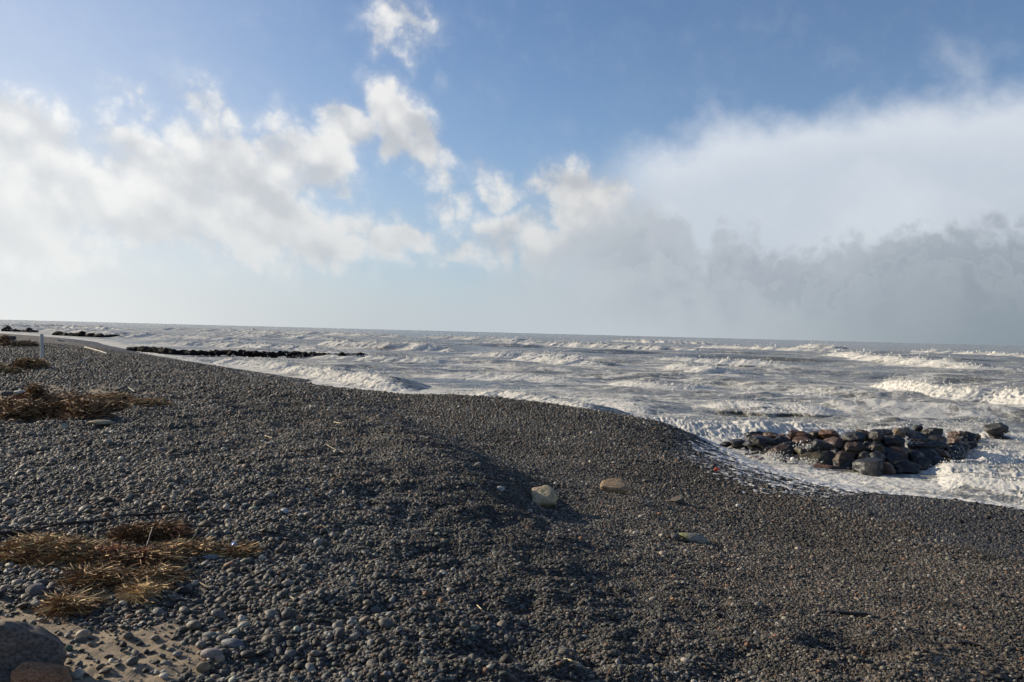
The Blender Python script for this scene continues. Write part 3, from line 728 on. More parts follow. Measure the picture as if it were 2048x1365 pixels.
scatter('wet_pebbles', smallp[wp], PVs, m_peb_w, BEACH)
print('pebbles', NP, len(bigp), len(smallp))

# ------------------------------------------------------------------ rock groynes
RV = [stone_mesh('rock', 200 + k, 4, (.5, .5, .5), 13, (.46, .80), .20, 1.5, .07) for k in range(14)]
def empty(name, loc, **props):
    o = bpy.data.objects.new(name, None); COL.objects.link(o); o.location = loc; o.empty_display_size = .2
    for k, v in props.items(): o[k] = v
    return o
KC = dict(dk=(.030, .028, .027), gy=(.060, .058, .055), br=(.075, .048, .031), ru=(.090, .052, .032), ol=(.070, .060, .034), pk=(.125, .085, .066), tn=(.17, .125, .09), dg=(.042, .042, .040))
def place_rock(parent, meshes, mat, p, w, h, dep, col, seed, tilt=.25):
    rnd = random.Random(seed); o = link('rock', meshes[rnd.randrange(len(meshes))], mat, parent)
    base = parent.location if parent else Vector((0, 0, 0))
    o.location = Vector(p) - base
    o.rotation_euler = (rnd.uniform(-tilt, tilt), rnd.uniform(-tilt, tilt), rnd.uniform(-.4, .4) + (math.pi if rnd.random() < .5 else 0))
    o.scale = (w, dep, h); k = rnd.uniform(.62, 1.05); o.color = tuple(min(1, c_ * k) for c_ in col) + (1,)
    return o
gA = at_z(1500, 930, 0)
NG = empty('rock_groyne', (9.0, 20.5, 0.0), label='low pile of wet brown boulders in the surf beside the shingle at right', category='rock groyne', group='rock groynes along the shore')
# rocks read off the photograph: centre x, y, width, height (in a 2.738x enlargement of the corner at 1300, 800), colour, row from the front
RK = [(595, 338, 130, 80, 'tn', 0), (755, 343, 140, 95, 'dk', 0), (915, 335, 160, 100, 'ol', .6), (1065, 342, 150, 100, 'br', .7), (990, 397, 190, 70, 'ru', 0), (1225, 388, 220, 105, 'dg', 0), (1400, 390, 200, 95, 'dk', 0), (1480, 372, 150, 110, 'dk', .3), (1560, 368, 150, 105, 'dk', .4), (1335, 335, 140, 95, 'dk', .8),
      (480, 237, 100, 55, 'gy', 1.8), (560, 245, 120, 70, 'dk', 1.6), (720, 278, 140, 70, 'br', 1.0), (640, 250, 180, 85, 'dk', 1.4), (720, 240, 120, 75, 'dk', 1.8), (845, 292, 100, 65, 'ol', 1.0), (935, 272, 140, 85, 'dg', 1.3), (1245, 325, 110, 90, 'gy', .9), (1125, 275, 140, 95, 'br', 1.4), (1245, 275, 90, 55, 'ol', 1.5), (1350, 285, 160, 95, 'br', 1.4), (1530, 300, 190, 80, 'dk', 1.0), (1460, 325, 130, 80, 'dk', .8),
      (670, 198, 100, 45, 'br', 2.6), (600, 205, 90, 40, 'br', 2.4), (830, 208, 150, 70, 'ru', 2.4), (910, 205, 110, 55, 'br', 2.7), (840, 247, 160, 70, 'ru', 1.9), (1010, 250, 120, 100, 'pk', 1.8), (1000, 195, 120, 60, 'ru', 2.7), (1130, 212, 140, 85, 'gy', 2.3), (1240, 212, 110, 85, 'dk', 2.4), (1180, 190, 120, 50, 'br', 2.9), (1285, 185, 110, 55, 'dk', 2.9), (1368, 188, 85, 55, 'tn', 3.0), (1335, 235, 140, 90, 'dk', 2.0), (1472, 155, 62, 50, 'dg', 3.6), (1470, 198, 140, 50, 'dk', 2.7), (1470, 228, 130, 48, 'dk', 2.2), (1480, 262, 140, 65, 'dk', 1.7), (1570, 215, 130, 55, 'dk', 2.6), (1575, 250, 140, 60, 'ol', 2.1),
      (1662, 190, 75, 55, 'pk', 3.0), (1672, 228, 80, 55, 'pk', 2.5), (1740, 215, 130, 70, 'dk', 2.8), (1792, 208, 65, 65, 'dg', 3.0), (1620, 287, 100, 50, 'ol', 1.4), (1720, 262, 130, 65, 'dk', 2.0), (1690, 262, 90, 55, 'br', 1.9), (1812, 250, 95, 65, 'dk', 2.4), (1900, 168, 118, 82, 'gy', 3.8), (1930, 232, 150, 55, 'dk', 3.0), (415, 248, 75, 38, 'dk', 1.6), (440, 300, 70, 40, 'dk', .6), (490, 325, 60, 35, 'dk', .3), (540, 300, 60, 40, 'dk', .8), (1560, 180, 110, 45, 'dg', 3.3), (1410, 175, 70, 40, 'dg', 3.4), (1020, 300, 110, 80, 'dk', 1.2), (1190, 330, 100, 80, 'dk', 1.0), (810, 320, 90, 60, 'dk', .9)]
def dfront(u): return float(np.interp(u, [1440, 1500, 1640, 1750, 1880, 1950, 2030], [21.6, 20.6, 19.3, 18.5, 19.6, 21.8, 24.0]))
for i, (cx, cy_, w, h, kc, row) in enumerate(RK):
    u = 1300 + cx / 2.738; v = 800 + cy_ / 2.738; yy = dfront(u) + .35 + row * .62
    p = at_y(u, v, yy); mpp = yy / F / 2.738
    W = w * mpp * 1.0; H = h * mpp * 1.1
    p.y += .12 * W
    place_rock(NG, RV, m_groyne, p, W, H, min(W * 1.1, 1.1), KC[kc], 900 + i)
    rnd = random.Random(7700 + i); q = at_y(u + rnd.uniform(-.55, .55) * w / 2.738, v + rnd.uniform(-.1, .5) * h / 2.738, yy + .22)
    place_rock(NG, RV, m_groyne, q, W * .62, H * .72, W * .6, KC[rnd.choice(['br', 'dk', 'ol', 'dk', 'ru', 'tn'])], 7800 + i, .5)
for i in range(46):                                             # the stones underneath, hardly seen
    rnd = random.Random(4000 + i); t = rnd.random(); u = 1480 + 500 * t; yy = dfront(u) + .9 + rnd.random() * 2.2
    p = at_y(u, 900, yy); zt = .38 * math.sin(math.pi * min(max(t * .9 + .08, 0), 1))
    p.z = rnd.uniform(-.15, max(zt, .0)); place_rock(NG, RV, m_groyne, p, .85, .6, .8, KC['dk'], 5000 + i)

m_farrock = stone_mat('far_groyne_rock', 'obj', .85, speck=.3, scale=5., bumpd=.1, spec=.1)
RVF = [m_.copy() for m_ in RV[:6]]
for m_ in RVF: m_.materials.clear(); m_.materials.append(m_farrock)
def far_groyne(line, n, size, top, label, seed, rows=2):
    """base line in photograph pixels; a long heap of rocks"""
    P_ = [at_z(u, v, 0) for u, v in line]; c0 = sum(P_, Vector()) / len(P_)
    root = empty('rock_groyne', (c0.x, c0.y, 0), label=label, category='rock groyne', group='rock groynes along the shore')
    S = np.concatenate([[0], np.cumsum([(b_ - a_).length for a_, b_ in zip(P_[:-1], P_[1:])])]); rnd = random.Random(seed)
    for k in range(n):
        t = (k + rnd.uniform(.1, .9)) / n; q = t * S[-1]
        x = np.interp(q, S, [p.x for p in P_]); y = np.interp(q, S, [p.y for p in P_])
        r_ = rnd.randrange(rows); s = size * rnd.uniform(.7, 1.3); tz = top * (.55 + .6 * float(fbm(np.array([t * 7.]), np.array([seed * 1.]), 3, seed)[0]))
        z = rnd.uniform(.1, .35) * s if r_ == 0 else tz - s * .38
        place_rock(root, RVF, m_farrock, (x, y + rnd.uniform(0, .5) + r_ * .5 * size, z), s * 1.15, s * .8, s, tuple(.5 * q_ for q_ in KC[rnd.choice(['dk', 'dk', 'dg', 'dk', 'gy'])]), seed * 50 + k)
far_groyne([(262, 702), (340, 710), (420, 712), (520, 714), (600, 715), (725, 720)], 100, .85, .72, 'long dark line of wet rocks standing in the surf left of centre', 31, 3)
far_groyne([(108, 671), (150, 673), (200, 675), (282, 676)], 46, 1.2, .7, 'thin far-off line of dark rocks just behind the narrow shingle spit', 32, 2)
far_groyne([(8, 663), (40, 664), (64, 665)], 22, 1.6, .8, 'farthest tiny streak of dark rocks near the left edge of the sea', 33, 2)

# ------------------------------------------------------------------ single stones lying on the beach
def lone(name, u, v, wpx, hpx, col, label, seed, dims=None, depth=1.0, sink=.22, rotz=0., tilt=(0, 0), facets=7, cut=(.6, .88), rough=.08, fine=.02, mat=None, sub=4, cat='rock'):
    """a stone whose foot stands at photograph point u, v"""
    p = on_ground(u, v); D_ = p.y; W = wpx / F * D_; H = hpx / F * D_
    me = stone_mesh(name, seed, sub, (.5, .5, .5), facets, cut, rough, 1.5, fine)
    o = link(name, me, mat or m_boulder); o['label'] = label; o['category'] = cat; o['group'] = {'rock': 'single stones on the beach', 'cobble': 'large cobbles on the coarse shingle', 'pebble': 'bright pebbles on the shingle'}[cat]
    o.scale = (W * 1.12, W * depth, H * 1.25); o.rotation_euler = (tilt[0], tilt[1], rotz); o.color = col + (1,)
    o.location = (p.x, p.y + W * depth * .35, float(gh(p.x, p.y + W * depth * .35)) + H * (.5 - sink))
    return o
lone('pale_rock', 1086, 1016, 54, 40, (.48, .39, .25), 'pale cream angular rock casting a long shadow on dark shingle', 301, rotz=.3, facets=11, cut=(.5, .76), sink=.1, depth=.8, rough=.10, fine=.03)
lone('tan_rock', 1240, 990, 70, 27, (.38, .27, .17), 'tan brown rock right of the pale cream rock', 302, rotz=-.15, facets=11, cut=(.42, .7), sink=.02, depth=.6, tilt=(0, .12))
lone('grey_rock', 1358, 1010, 34, 20, (.12, .105, .09), 'squarish dull grey brown stone half sunk near the foam line', 303, facets=9, cut=(.5, .7), sink=.2)
lone('green_tipped_rock', 1388, 1086, 54, 18, (.26, .26, .22), 'long flat grey rock with a yellow green left end', 304, rotz=-.25, tilt=(.1, .16), sink=.12, depth=.5, facets=6)
tip = bpy.data.materials['boulder_stone'].copy(); tip.name = 'algae_tipped_stone'; gt = G(tip.node_tree); bs = [n for n in gt.nt.nodes if n.type == 'BSDF_PRINCIPLED'][0]
src = bs.inputs['Base Color'].links[0].from_socket; tct = gt.new('ShaderNodeTexCoord'); tx_ = gt.sep(E(gt, tct.outputs['Object']))[0]; tn_, _ = gt.noise(E(gt, tct.outputs['Object']), 6., 4, .6)
gt.put(bs.inputs['Base Color'], gt.mix(gt.ss(tx_ + (tn_ - .5) * .25, -.12, -.28), E(gt, src), (.20, .21, .10)))
bpy.data.objects['green_tipped_rock'].data.materials[0] = tip
lone('small_rock', 1352, 1082, 20, 14, (.13, .12, .115), 'small grey stone touching the left end of the long flat rock', 305)
lone('small_pale_stone', 1000, 984, 20, 10, (.36, .36, .33), 'small pale oval stone left of the cream angular rock', 306)
lone('flat_stone', 197, 853, 48, 10, (.30, .26, .18), 'wide flat buff stone lying below the dark weed heap at left', 307, sink=.2, depth=.6)
lone('tilted_stone', 124, 860, 18, 13, (.34, .31, .24), 'small tilted buff stone left of the wide flat stone', 308, tilt=(0, -.5), sink=.15)
lone('round_stone', 10, 793, 24, 11, (.10, .095, .09), 'dark rounded stone in sand at the left edge', 309)
lone('white_stone', 34, 791, 26, 11, (.48, .45, .38), 'white rounded stone in the sand at mid left', 310)
lone('dark_stone', 30, 783, 28, 10, (.05, .047, .045), 'dark flat stone behind the white stone in the sand', 311)
lone('grey_stone', 84, 794, 28, 9, (.11, .10, .09), 'grey flat stone in the sand right of the white stone', 312)
lone('violet_stone', 66, 1196, 40, 26, (.155, .14, .14), 'violet grey round stone left of the lower straw heap', 313, facets=4, cut=(.75, .95), fine=.0)
lone('cream_stone', 70, 1213, 24, 14, (.38, .345, .28), 'cream oval pebble just below the violet grey stone', 314, facets=3, cut=(.8, .95), rotz=.4, fine=0)
lone('boulder', -8, 1366, 190, 112, (.14, .118, .10), 'big weathered grey boulder in the bottom left corner', 315, sub=5, facets=7, cut=(.66, .92), depth=.7, sink=.12, fine=.035, tilt=(0, .18), rough=.07)
lone('orange_boulder', 68, 1394, 112, 62, (.27, .15, .088), 'orange brown smooth boulder in front of the big grey boulder', 316, sub=5, facets=5, cut=(.66, .9), depth=.55, sink=.1, fine=.02)
lone('dark_boulder', -4, 1385, 60, 44, (.08, .07, .062), 'dark stone cut by the frame at the extreme bottom left', 317, facets=5)
for k, (u, v, w, h, c_) in enumerate([(462, 1298, 44, 16, (.15, .155, .16)), (418, 1280, 30, 14, (.15, .155, .14)), (420, 1320, 42, 20, (.19, .165, .15)), (385, 1257, 24, 15, (.38, .37, .28)), (404, 1345, 26, 20, (.25, .19, .12)), (418, 1122, 30, 10, (.17, .18, .2))]):
    lone('cobble', u, v, w, h, c_, ['long slate grey cobble on the coarse shingle at lower left', 'grey green cobble left of the long slate cobble', 'pinkish grey oblong cobble below the long slate cobble', 'pale yellow cobble above the grey green cobble', 'brown tan rounded cobble lowest of the large cobbles', 'pale blue grey oblong cobble below the straw tuft'][k], 330 + k, facets=3, cut=(.8, .95), rough=.06, fine=0, mat=m_peb, sub=3, rotz=.1 * k - .2, depth=.6, sink=.15, cat='cobble')
lone('white_pebble', 1477, 1015, 9, 7, (.6, .58, .54), 'small bright white pebble on brown gravel near the wash', 341, facets=2, cut=(.8, .95), mat=m_peb, sub=2, cat='pebble')
lone('bright_pebble', 568, 1029, 17, 12, (.42, .42, .42), 'bright grey pebble on the dark shingle left of centre', 342, facets=3, cut=(.75, .95), mat=m_peb, sub=2, cat='pebble')

# ------------------------------------------------------------------ post, driftwood, litter
def simple_mat(name, col, rough=.7, var=.25, scale=8., bumpd=.01, stretch=(1, 1, 1), spec=.3):
    m, gg, b = new_mat(name); tco = gg.new('ShaderNodeTexCoord'); pos = gg.vm('MULTIPLY', E(gg, tco.outputs['Object']), stretch)
    n_, _ = gg.noise(pos, scale, 5, .6); k = gg.vm('SCALE', gg.xyz(*col), gg.ss(n_, .3, .7, 1 - var, 1 + var))
    setp(gg, b, col=k, rough=rough, normal=gg.bump(n_, .5, bumpd), spec=spec); return m
m_post = simple_mat('weathered_white_paint', (.50, .50, .48), .6, .18, 14, .004, (1, 1, .12))
m_drift = simple_mat('bleached_driftwood', (.34, .31, .27), .8, .3, 20, .01, (1, 1, .2))
m_dwood = simple_mat('dark_wet_wood', (.028, .024, .021), .6, .35, 20, .01)
m_kelp = simple_mat('dark_kelp', (.022, .020, .016), .45, .3, 12, .004)
def bm_obj(name, bm, mat, parent=None, smooth=False, **props):
    me = bpy.data.meshes.new(name); bm.to_mesh(me); bm.free(); me.polygons.foreach_set('use_smooth', np.full(len(me.polygons), smooth)); return link(name, me, mat, parent, **props)
p = on_ground(84, 735); Hh = 66 / F * p.y; Wp = 7.6 / F * p.y
bm = bmesh.new(); bmesh.ops.create_cube(bm, size=1)
for v in bm.verts: v.co = Vector((v.co.x * Wp * .82, v.co.y * Wp * .82, (v.co.z + .5) * (Hh + .25) - .25 + (.012 if v.co.x < 0 and v.co.z > 0 else 0)))
bmesh.ops.bevel(bm, geom=list(bm.edges), offset=.006, segments=2, affect='EDGES')
po = bm_obj('post', bm, m_post, label='upright pale square timber post on the shingle at far left', category='post'); po.location = p; po.rotation_euler = (R(1.2), R(-1.4), R(33))
def tube(name, pts, rad, mat, label, cat, seg=7, flat=1.0, lift=.0, **props):
    """a bent stick or strip laid along ground points; pts in photograph pixels (u, v[, height above ground])"""
    W_ = []
    for q in pts:
        p_ = on_ground(q[0], q[1]); p_.z += (q[2] if len(q) > 2 else 0) + lift; W_.append(p_)
    S_ = np.linspace(0, len(W_) - 1, (len(W_) - 1) * 6 + 1); A_ = np.array([tuple(w) for w in W_])
    C_ = np.stack([np.interp(S_, range(len(W_)), A_[:, k]) for k in range(3)], 1)
    for _ in range(2): C_[1:-1] = (C_[:-2] + 2 * C_[1:-1] + C_[2:]) / 4
    bm = bmesh.new(); rings = []; org = Vector(C_[0])
    for i, c_ in enumerate(C_):
        t = Vector(C_[min(i + 1, len(C_) - 1)] - C_[max(i - 1, 0)]).normalized(); sd_ = t.cross(Vector((0, 0, 1))).normalized(); up = sd_.cross(t)
        r_ = (rad(i / (len(C_) - 1)) if callable(rad) else rad) * (1 + .18 * math.sin(i * 2.3))
        rings.append([bm.verts.new(Vector(c_) - org + sd_ * math.cos(a) * r_ + up * math.sin(a) * r_ * flat) for a in np.linspace(0, 2 * math.pi, seg, endpoint=False)])
    for a, b_ in zip(rings[:-1], rings[1:]):
        for k in range(seg): bm.faces.new((a[k], a[(k + 1) % seg], b_[(k + 1) % seg], b_[k]))
    bm.faces.new(rings[0][::-1]); bm.faces.new(rings[-1])
    bmesh.ops.recalc_face_normals(bm, faces=bm.faces)
    o = bm_obj(name, bm, mat, None, True, label=label, category=cat, **props); o.location = org; return o
tube('branch', [(-12, 1078, .02), (60, 1072, .015), (120, 1060, .03), (190, 1054, .02), (245, 1043, .03), (290, 1040, .02), (372, 1031, .015)], lambda t: .013 - .004 * t + .003 * math.sin(17 * t), m_dwood, 'long dark branch lying behind the straw heaps at lower left', 'branch', lift=.02)
tube('stick', [(289, 1112, .0), (296, 1100, .05), (305, 1093, .14)], lambda t: .008 - .003 * t, m_dwood, 'short dark twig sticking up out of the straw heap', 'stick')
tube('driftwood_pole', [(170, 697, .02), (190, 703, .05), (216, 711, .02)], .045, m_drift, 'bleached driftwood pole on the shingle right of the post', 'driftwood', lift=.05)
tube('driftwood_stick', [(160, 726, .0), (175, 723, .08)], .035, m_drift, 'short white driftwood stick between the post and the sea', 'driftwood', lift=.04)
tube('driftwood_plank', [(117, 682.5, .0), (128, 682.8, .0)], .10, m_drift, 'small far-off pale plank below the shingle spit', 'driftwood', lift=.05)
tube('pale_stick', [(121, 692, 0), (134, 690.5, .0)], .05, m_drift, 'thin far-off pale stick halfway from the post to the spit', 'driftwood', lift=.05)
tube('dark_stick', [(232, 786, .03), (252, 783, .10), (272, 789, .02)], .02, m_dwood, 'dark bent stick behind the sandy weed patch at left', 'stick', lift=.02)
tube('kelp_strip', [(1640, 1226), (1672, 1228), (1705, 1232), (1735, 1232), (1752, 1238)], lambda t: .004 + .020 * math.sin(math.pi * t), m_kelp, 'dark curved kelp strip on sandy gravel at lower right', 'kelp', flat=.5, lift=.014)
tube('kelp_strip', [(1918, 1288), (1940, 1291), (1958, 1295)], lambda t: .004 + .018 * math.sin(math.pi * t), m_kelp, 'short dark kelp strip near the lower right edge', 'kelp', flat=.5, lift=.014)
# a dark crate or log block far off on the left
p = on_ground(19, 681); bm = bmesh.new(); bmesh.ops.create_cube(bm, size=1)
for v in bm.verts: v.co = Vector((v.co.x * 20 / F * p.y, v.co.y * .5, (v.co.z + .5) * 8.5 / F * p.y + (.05 if v.co.x > 0 else 0)))
bmesh.ops.bevel(bm, geom=list(bm.edges), offset=.05, segments=2, affect='EDGES')
o = bm_obj('timber_block', bm, simple_mat('dark_blue_timber', (.05, .052, .065), .7, .3, 6), label='dark squared timber block lying far off at the left edge', category='timber block'); o.location = p - Vector((0, 0, .03)); o.rotation_euler = (0, R(2), R(12))
def scrap(name, u, v, wpx, hpx, col, label, seed, rough=.35):
    """a crumpled piece of plastic"""
    p = on_ground(u, v); W = wpx / F * p.y; H = hpx / F * p.y; rnd = random.Random(seed)
    bm = bmesh.new(); bmesh.ops.create_icosphere(bm, subdivisions=2, radius=.5)
    for v_ in bm.verts:
        k = rnd.uniform(.55, 1.1); v_.co = Vector((v_.co.x * W * k, v_.co.y * W * .8 * k, max(v_.co.z, -.25) * H * k * 1.2))
    o = bm_obj(name, bm, simple_mat(name + '_plastic', col, rough, .15, 30, .002, spec=.5), label=label, category='litter', group='litter on the beach'); o.location = p + Vector((0, W * .3, H * .45)); return o
scrap('plastic_scrap', 465, 1106, 17, 20, (.035, .16, .50), 'crumpled bright blue plastic scrap beside the right straw tuft', 1)
scrap('plastic_scrap', 357, 1127, 10, 8, (.06, .26, .20), 'teal green plastic scrap below the orange netting', 2)
scrap('plastic_scrap', 1435, 945, 13, 9, (.55, .07, .03), 'red plastic scrap at the edge of the foam left of the groyne', 3)
scrap('plastic_scrap', 325, 1122, 11, 12, (.55, .13, .05), 'orange plastic scrap at the right end of the straw heap', 4)
scrap('glass_lump', 135, 1303, 17, 12, (.06, .13, .085), 'dull green glass lump on the sand right of the big boulder', 5)
scrap('orange_shell', 1345, 1207, 12, 10, (.42, .22, .10), 'small orange shell fragment on churned shingle at lower centre', 6, .6)
scrap('yellow_fragment', 1463, 948, 8, 6, (.30, .23, .09), 'tiny yellow brown fragment right of the red plastic scrap', 7, .7)

# ------------------------------------------------------------------ heaps of washed-up straw and weed
m_straw, gg, b = new_mat('dry_straw'); ca_ = gg.attr('tint', 'GEOMETRY', 'Color'); setp(gg, b, col=ca_, rough=.75, spec=.2)
m_weed = simple_mat('matted_weed', (.055, .036, .020), .9, .5, 40, .03, spec=.1)
def heap(name, line, width, height, nb, pal, label, seed, L=(.07, .28), wb=.0016, mound=True, cat='seaweed', spread=1.0):
    """line: photograph points along the heap; width and height in metres"""
    height = height * (.7 if line[0][1] > 1000 else 1.);  nb = int(nb * 1.35); rnd = np.random.default_rng(seed); W_ = np.array([tuple(on_ground(u, v)) for u, v in line]); org = W_.mean(0); n_ = len(W_)
    root = empty(name, tuple(org), label=label, category=cat, group='washed-up weed and straw')
    S_ = np.concatenate([[0], np.cumsum(np.hypot(*np.diff(W_[:, :2], axis=0).T))]); LL = S_[-1]
    def at(q): return np.interp(q, S_, W_[:, 0]), np.interp(q, S_, W_[:, 1])
    dirv = (W_[-1] - W_[0])[:2]; dirv = dirv / (np.linalg.norm(dirv) + 1e-6); nv = np.array([-dirv[1], dirv[0]])
    def top(x, y, q, o_):
        e = np.clip(1 - (o_ / width) ** 2, 0, 1) * np.clip(np.minimum(q, LL - q) / (LL * .18 + 1e-6) + .15, 0, 1)
        return height * e * (.35 + 1.1 * fbm(x * 5, y * 5, 3, seed))
    if mound:
        nq, no = max(8, int(LL / .03)), 18; q, o_ = np.meshgrid(np.linspace(0, LL, nq), np.linspace(-1, 1, no) * width, indexing='ij')
        x, y = at(q); x = x + nv[0] * o_; y = y + nv[1] * o_; wob = (fbm(x * 4, y * 4, 3, seed + 5) - .5) * width * .9
        x = x + nv[0] * wob; y = y + nv[1] * wob
        z = gh(x, y) - .02 + top(x, y, q, o_) * 1.0 + (fbm(x * 22, y * 22, 3, seed + 3) - .5) * .05
        z = np.where((np.abs(o_) > width * .97) | (q < 1e-6) | (q > LL - 1e-6), gh(x, y) - .05, z)
        me = np_mesh('weed_mat', np.stack([x, y, z], -1).reshape(-1, 3) - org, grid_faces(nq, no)); link('weed_mat', me, m_weed, root)
    q = rnd.uniform(0, LL, nb); o_ = rnd.normal(0, .5 * spread, nb) * width; x, y = at(q); x = x + nv[0] * o_; y = y + nv[1] * o_
    z = gh(x, y) + np.maximum(top(x, y, q, o_), 0) * rnd.uniform(.6, 1.12, nb) + .006
    ang = math.atan2(dirv[1], dirv[0]) + rnd.normal(0, .75, nb); ln_ = rnd.uniform(*L, nb); cur = rnd.normal(0, 2.0, nb); pit = rnd.normal(0.06, .28, nb); wd = wb * rnd.uniform(.6, 1.7, nb)
    K = 4; ts = np.linspace(-.5, .5, K + 1); V_ = np.zeros((nb, K + 1, 2, 3))
    for k, t in enumerate(ts):
        a = ang + cur * t; cx = x + np.cos(a) * ln_ * t; cy_ = y + np.sin(a) * ln_ * t; cz = z + np.sin(pit) * ln_ * t - np.abs(t) ** 2 * ln_ * .18
        cz = np.maximum(cz, gh(cx, cy_) + .004)
        for s_, sg in ((0, -1), (1, 1)):
            V_[:, k, s_, 0] = cx - np.sin(a) * wd * sg; V_[:, k, s_, 1] = cy_ + np.cos(a) * wd * sg; V_[:, k, s_, 2] = cz + wd * sg * .8
    V_ -= org; base = np.arange(nb)[:, None] * (K + 1) * 2 + np.arange(K)[None] * 2; base = base.ravel()
    Fq = np.stack([base, base + 1, base + 3, base + 2], 1); me = np_mesh('straw', V_.reshape(-1, 3), Fq)
    cols = np.array(pal)[rnd.integers(0, len(pal), nb)] * rnd.uniform(.65, 1.35, (nb, 1))
    a = me.attributes.new('tint', 'FLOAT_COLOR', 'POINT'); a.data.foreach_set('color', np.concatenate([np.repeat(cols, (K + 1) * 2, 0), np.ones((nb * (K + 1) * 2, 1))], 1).astype(np.float32).ravel())
    link('straw', me, m_straw, root, kind='stuff'); return root
ST = [(.66, .48, .22), (.54, .37, .16), (.38, .22, .09), (.22, .11, .05)]; DK = [(.11, .055, .024), (.17, .085, .033), (.24, .13, .05), (.07, .037, .02)]; ORG = [(.46, .17, .08), (.40, .14, .06), (.34, .17, .09)]
BRN = [(.19, .105, .05), (.26, .15, .065), (.12, .065, .035), (.33, .21, .10)]
heap('straw_heap', [(18, 1108), (80, 1112), (150, 1120), (215, 1122)], .20, .15, 2300, ST + ST + DK, 'large yellow straw heap left of centre of the foreground weed', 401)
heap('weed_heap', [(150, 1128), (220, 1134), (290, 1132), (345, 1128)], .15, .13, 1700, DK + DK + ST, 'dark brown weed heap streaked with orange fibres', 402)
heap('orange_netting', [(110, 1122), (180, 1126), (250, 1132), (320, 1138)], .08, .15, 330, ORG, 'tangle of orange net fibres lying across the straw heaps', 403, (.05, .16), .0022, False, 'netting')
heap('weed_heap', [(232, 1078), (280, 1078), (330, 1078), (366, 1076)], .12, .13, 1500, DK + DK + [(.3, .2, .09)], 'dark brown weed heap in front of the long branch', 404)
heap('orange_netting', [(312, 1078), (338, 1080), (364, 1082)], .06, .18, 420, ORG + [(.55, .3, .2)], 'orange net fibres on top of the weed heap by the branch', 405, (.04, .12), .0022, False, 'netting')
heap('straw_heap', [(145, 1165), (210, 1168), (280, 1172), (350, 1168)], .15, .13, 1700, ST + DK + DK, 'brown and yellow straw heap nearest to the sand patch', 406)
heap('straw_tuft', [(265, 1188), (290, 1192), (312, 1188)], .10, .06, 380, ST, 'yellow straw tuft below the right end of the weed heap', 407)
heap('straw_tuft', [(108, 1216), (150, 1222), (182, 1214)], .09, .07, 420, ST + DK, 'lowest small straw tuft between the stones and the sand', 408)
heap('straw_tuft', [(310, 1102), (360, 1102), (420, 1106)], .14, .05, 620, ST + BRN, 'thin scatter of straw and stalks right of the weed heaps', 409, (.08, .26), .0022, False)
heap('straw_tuft', [(442, 1106), (470, 1110), (500, 1106)], .09, .07, 480, ST + DK, 'small brown straw tuft with the blue plastic scrap', 410)
heap('weed_bank', [(-10, 828), (50, 832), (110, 834), (170, 834)], .50, .20, 3000, DK + BRN + BRN, 'largest dark brown weed bank at the left edge in middle distance', 411, (.12, .4), .004)
heap('weed_bank', [(110, 834), (150, 836), (188, 838)], .34, .30, 1300, DK + BRN, 'dark weed hump at the right end of the weed bank', 412, (.12, .35), .004)
heap('weed_bank', [(165, 821), (200, 822), (250, 820)], .30, .15, 1100, DK + BRN, 'low dark weed bank behind and right of the weed hump', 413, (.12, .35), .004)
heap('dry_weed', [(10, 806), (90, 806), (170, 806)], .7, .12, 1900, BRN + [(.3, .2, .11)], 'rust brown dry weed strewn over sand behind the weed bank', 414, (.1, .35), .004, False)
heap('dry_weed', [(170, 800), (210, 801), (260, 802)], .5, .10, 1000, BRN + ST, 'brown dry weed around the dark bent stick', 415, (.1, .35), .004, False)
heap('dry_weed', [(262, 812), (300, 811), (336, 811)], .25, .10, 650, ST + BRN, 'thin yellow brown strip of dry weed ending on dark shingle', 416, (.1, .3), .004, False)
heap('root_tuft', [(48, 808), (60, 810), (78, 812)], .2, .3, 400, DK + BRN, 'tangled root clump standing up in the sandy weed patch', 417, (.15, .4), .004)
heap('grass_tuft', [(20, 738), (45, 739), (82, 735)], .35, .3, 1100, BRN + ST + DK, 'brown grass tuft at the foot of the pale post', 418, (.15, .45), .006)
heap('dry_weed', [(-5, 748), (10, 746), (28, 744)], .4, .2, 450, BRN + ST, 'pale dry weed at the left edge below the post', 419, (.15, .4), .006)
heap('dry_weed', [(0, 694), (30, 694), (62, 692)], .8, .25, 500, BRN, 'far-off brown weed line behind the post', 420, (.2, .6), .01)
heap('dry_weed', [(0, 687), (8, 687), (14, 687)], .6, .4, 200, DK + BRN, 'far-off dark weed clump at the left edge under the timber block', 421, (.2, .6), .01)
# single stalks
m_stalk = simple_mat('dry_stalk', (.42, .35, .20), .7, .2, 30, .002)
for k, (pts_, lab) in enumerate([([(655, 893), (672, 902), (690, 909)], 'pale dry stalk on dark shingle below the ridge'), ([(780, 965), (793, 965, .02), (801, 973)], 'hooked pale stalk on the dark shingle left of centre'), ([(640, 1053), (652, 1062, .015), (660, 1076)], 'curved pale stalk above the centre left foreground'),
        ([(571, 1197), (583, 1202, .01), (592, 1206)], 'short bright straw on the shingle right of the coarse cobbles'), ([(1128, 1322), (1142, 1330, .01), (1170, 1341)], 'straw stalk at the bottom edge near the centre'), ([(530, 874), (546, 880, .01)], 'tiny pale stalk on the left shingle slope'), ([(668, 846), (682, 851, .02)], 'forked pale stalk halfway up the ridge'), ([(372, 1165), (395, 1170, .01), (418, 1180)], 'thin pale stalk lying right of the lowest weed heap'), ([(954, 1215), (963, 1226, .01)], 'thin stalk on churned shingle at lower centre')]):
    tube('stalk', pts_, .0042 if k not in (5, 6) else .008, m_stalk, lab, 'stalk', 5, 1., .012, group='dry stalks on the shingle')

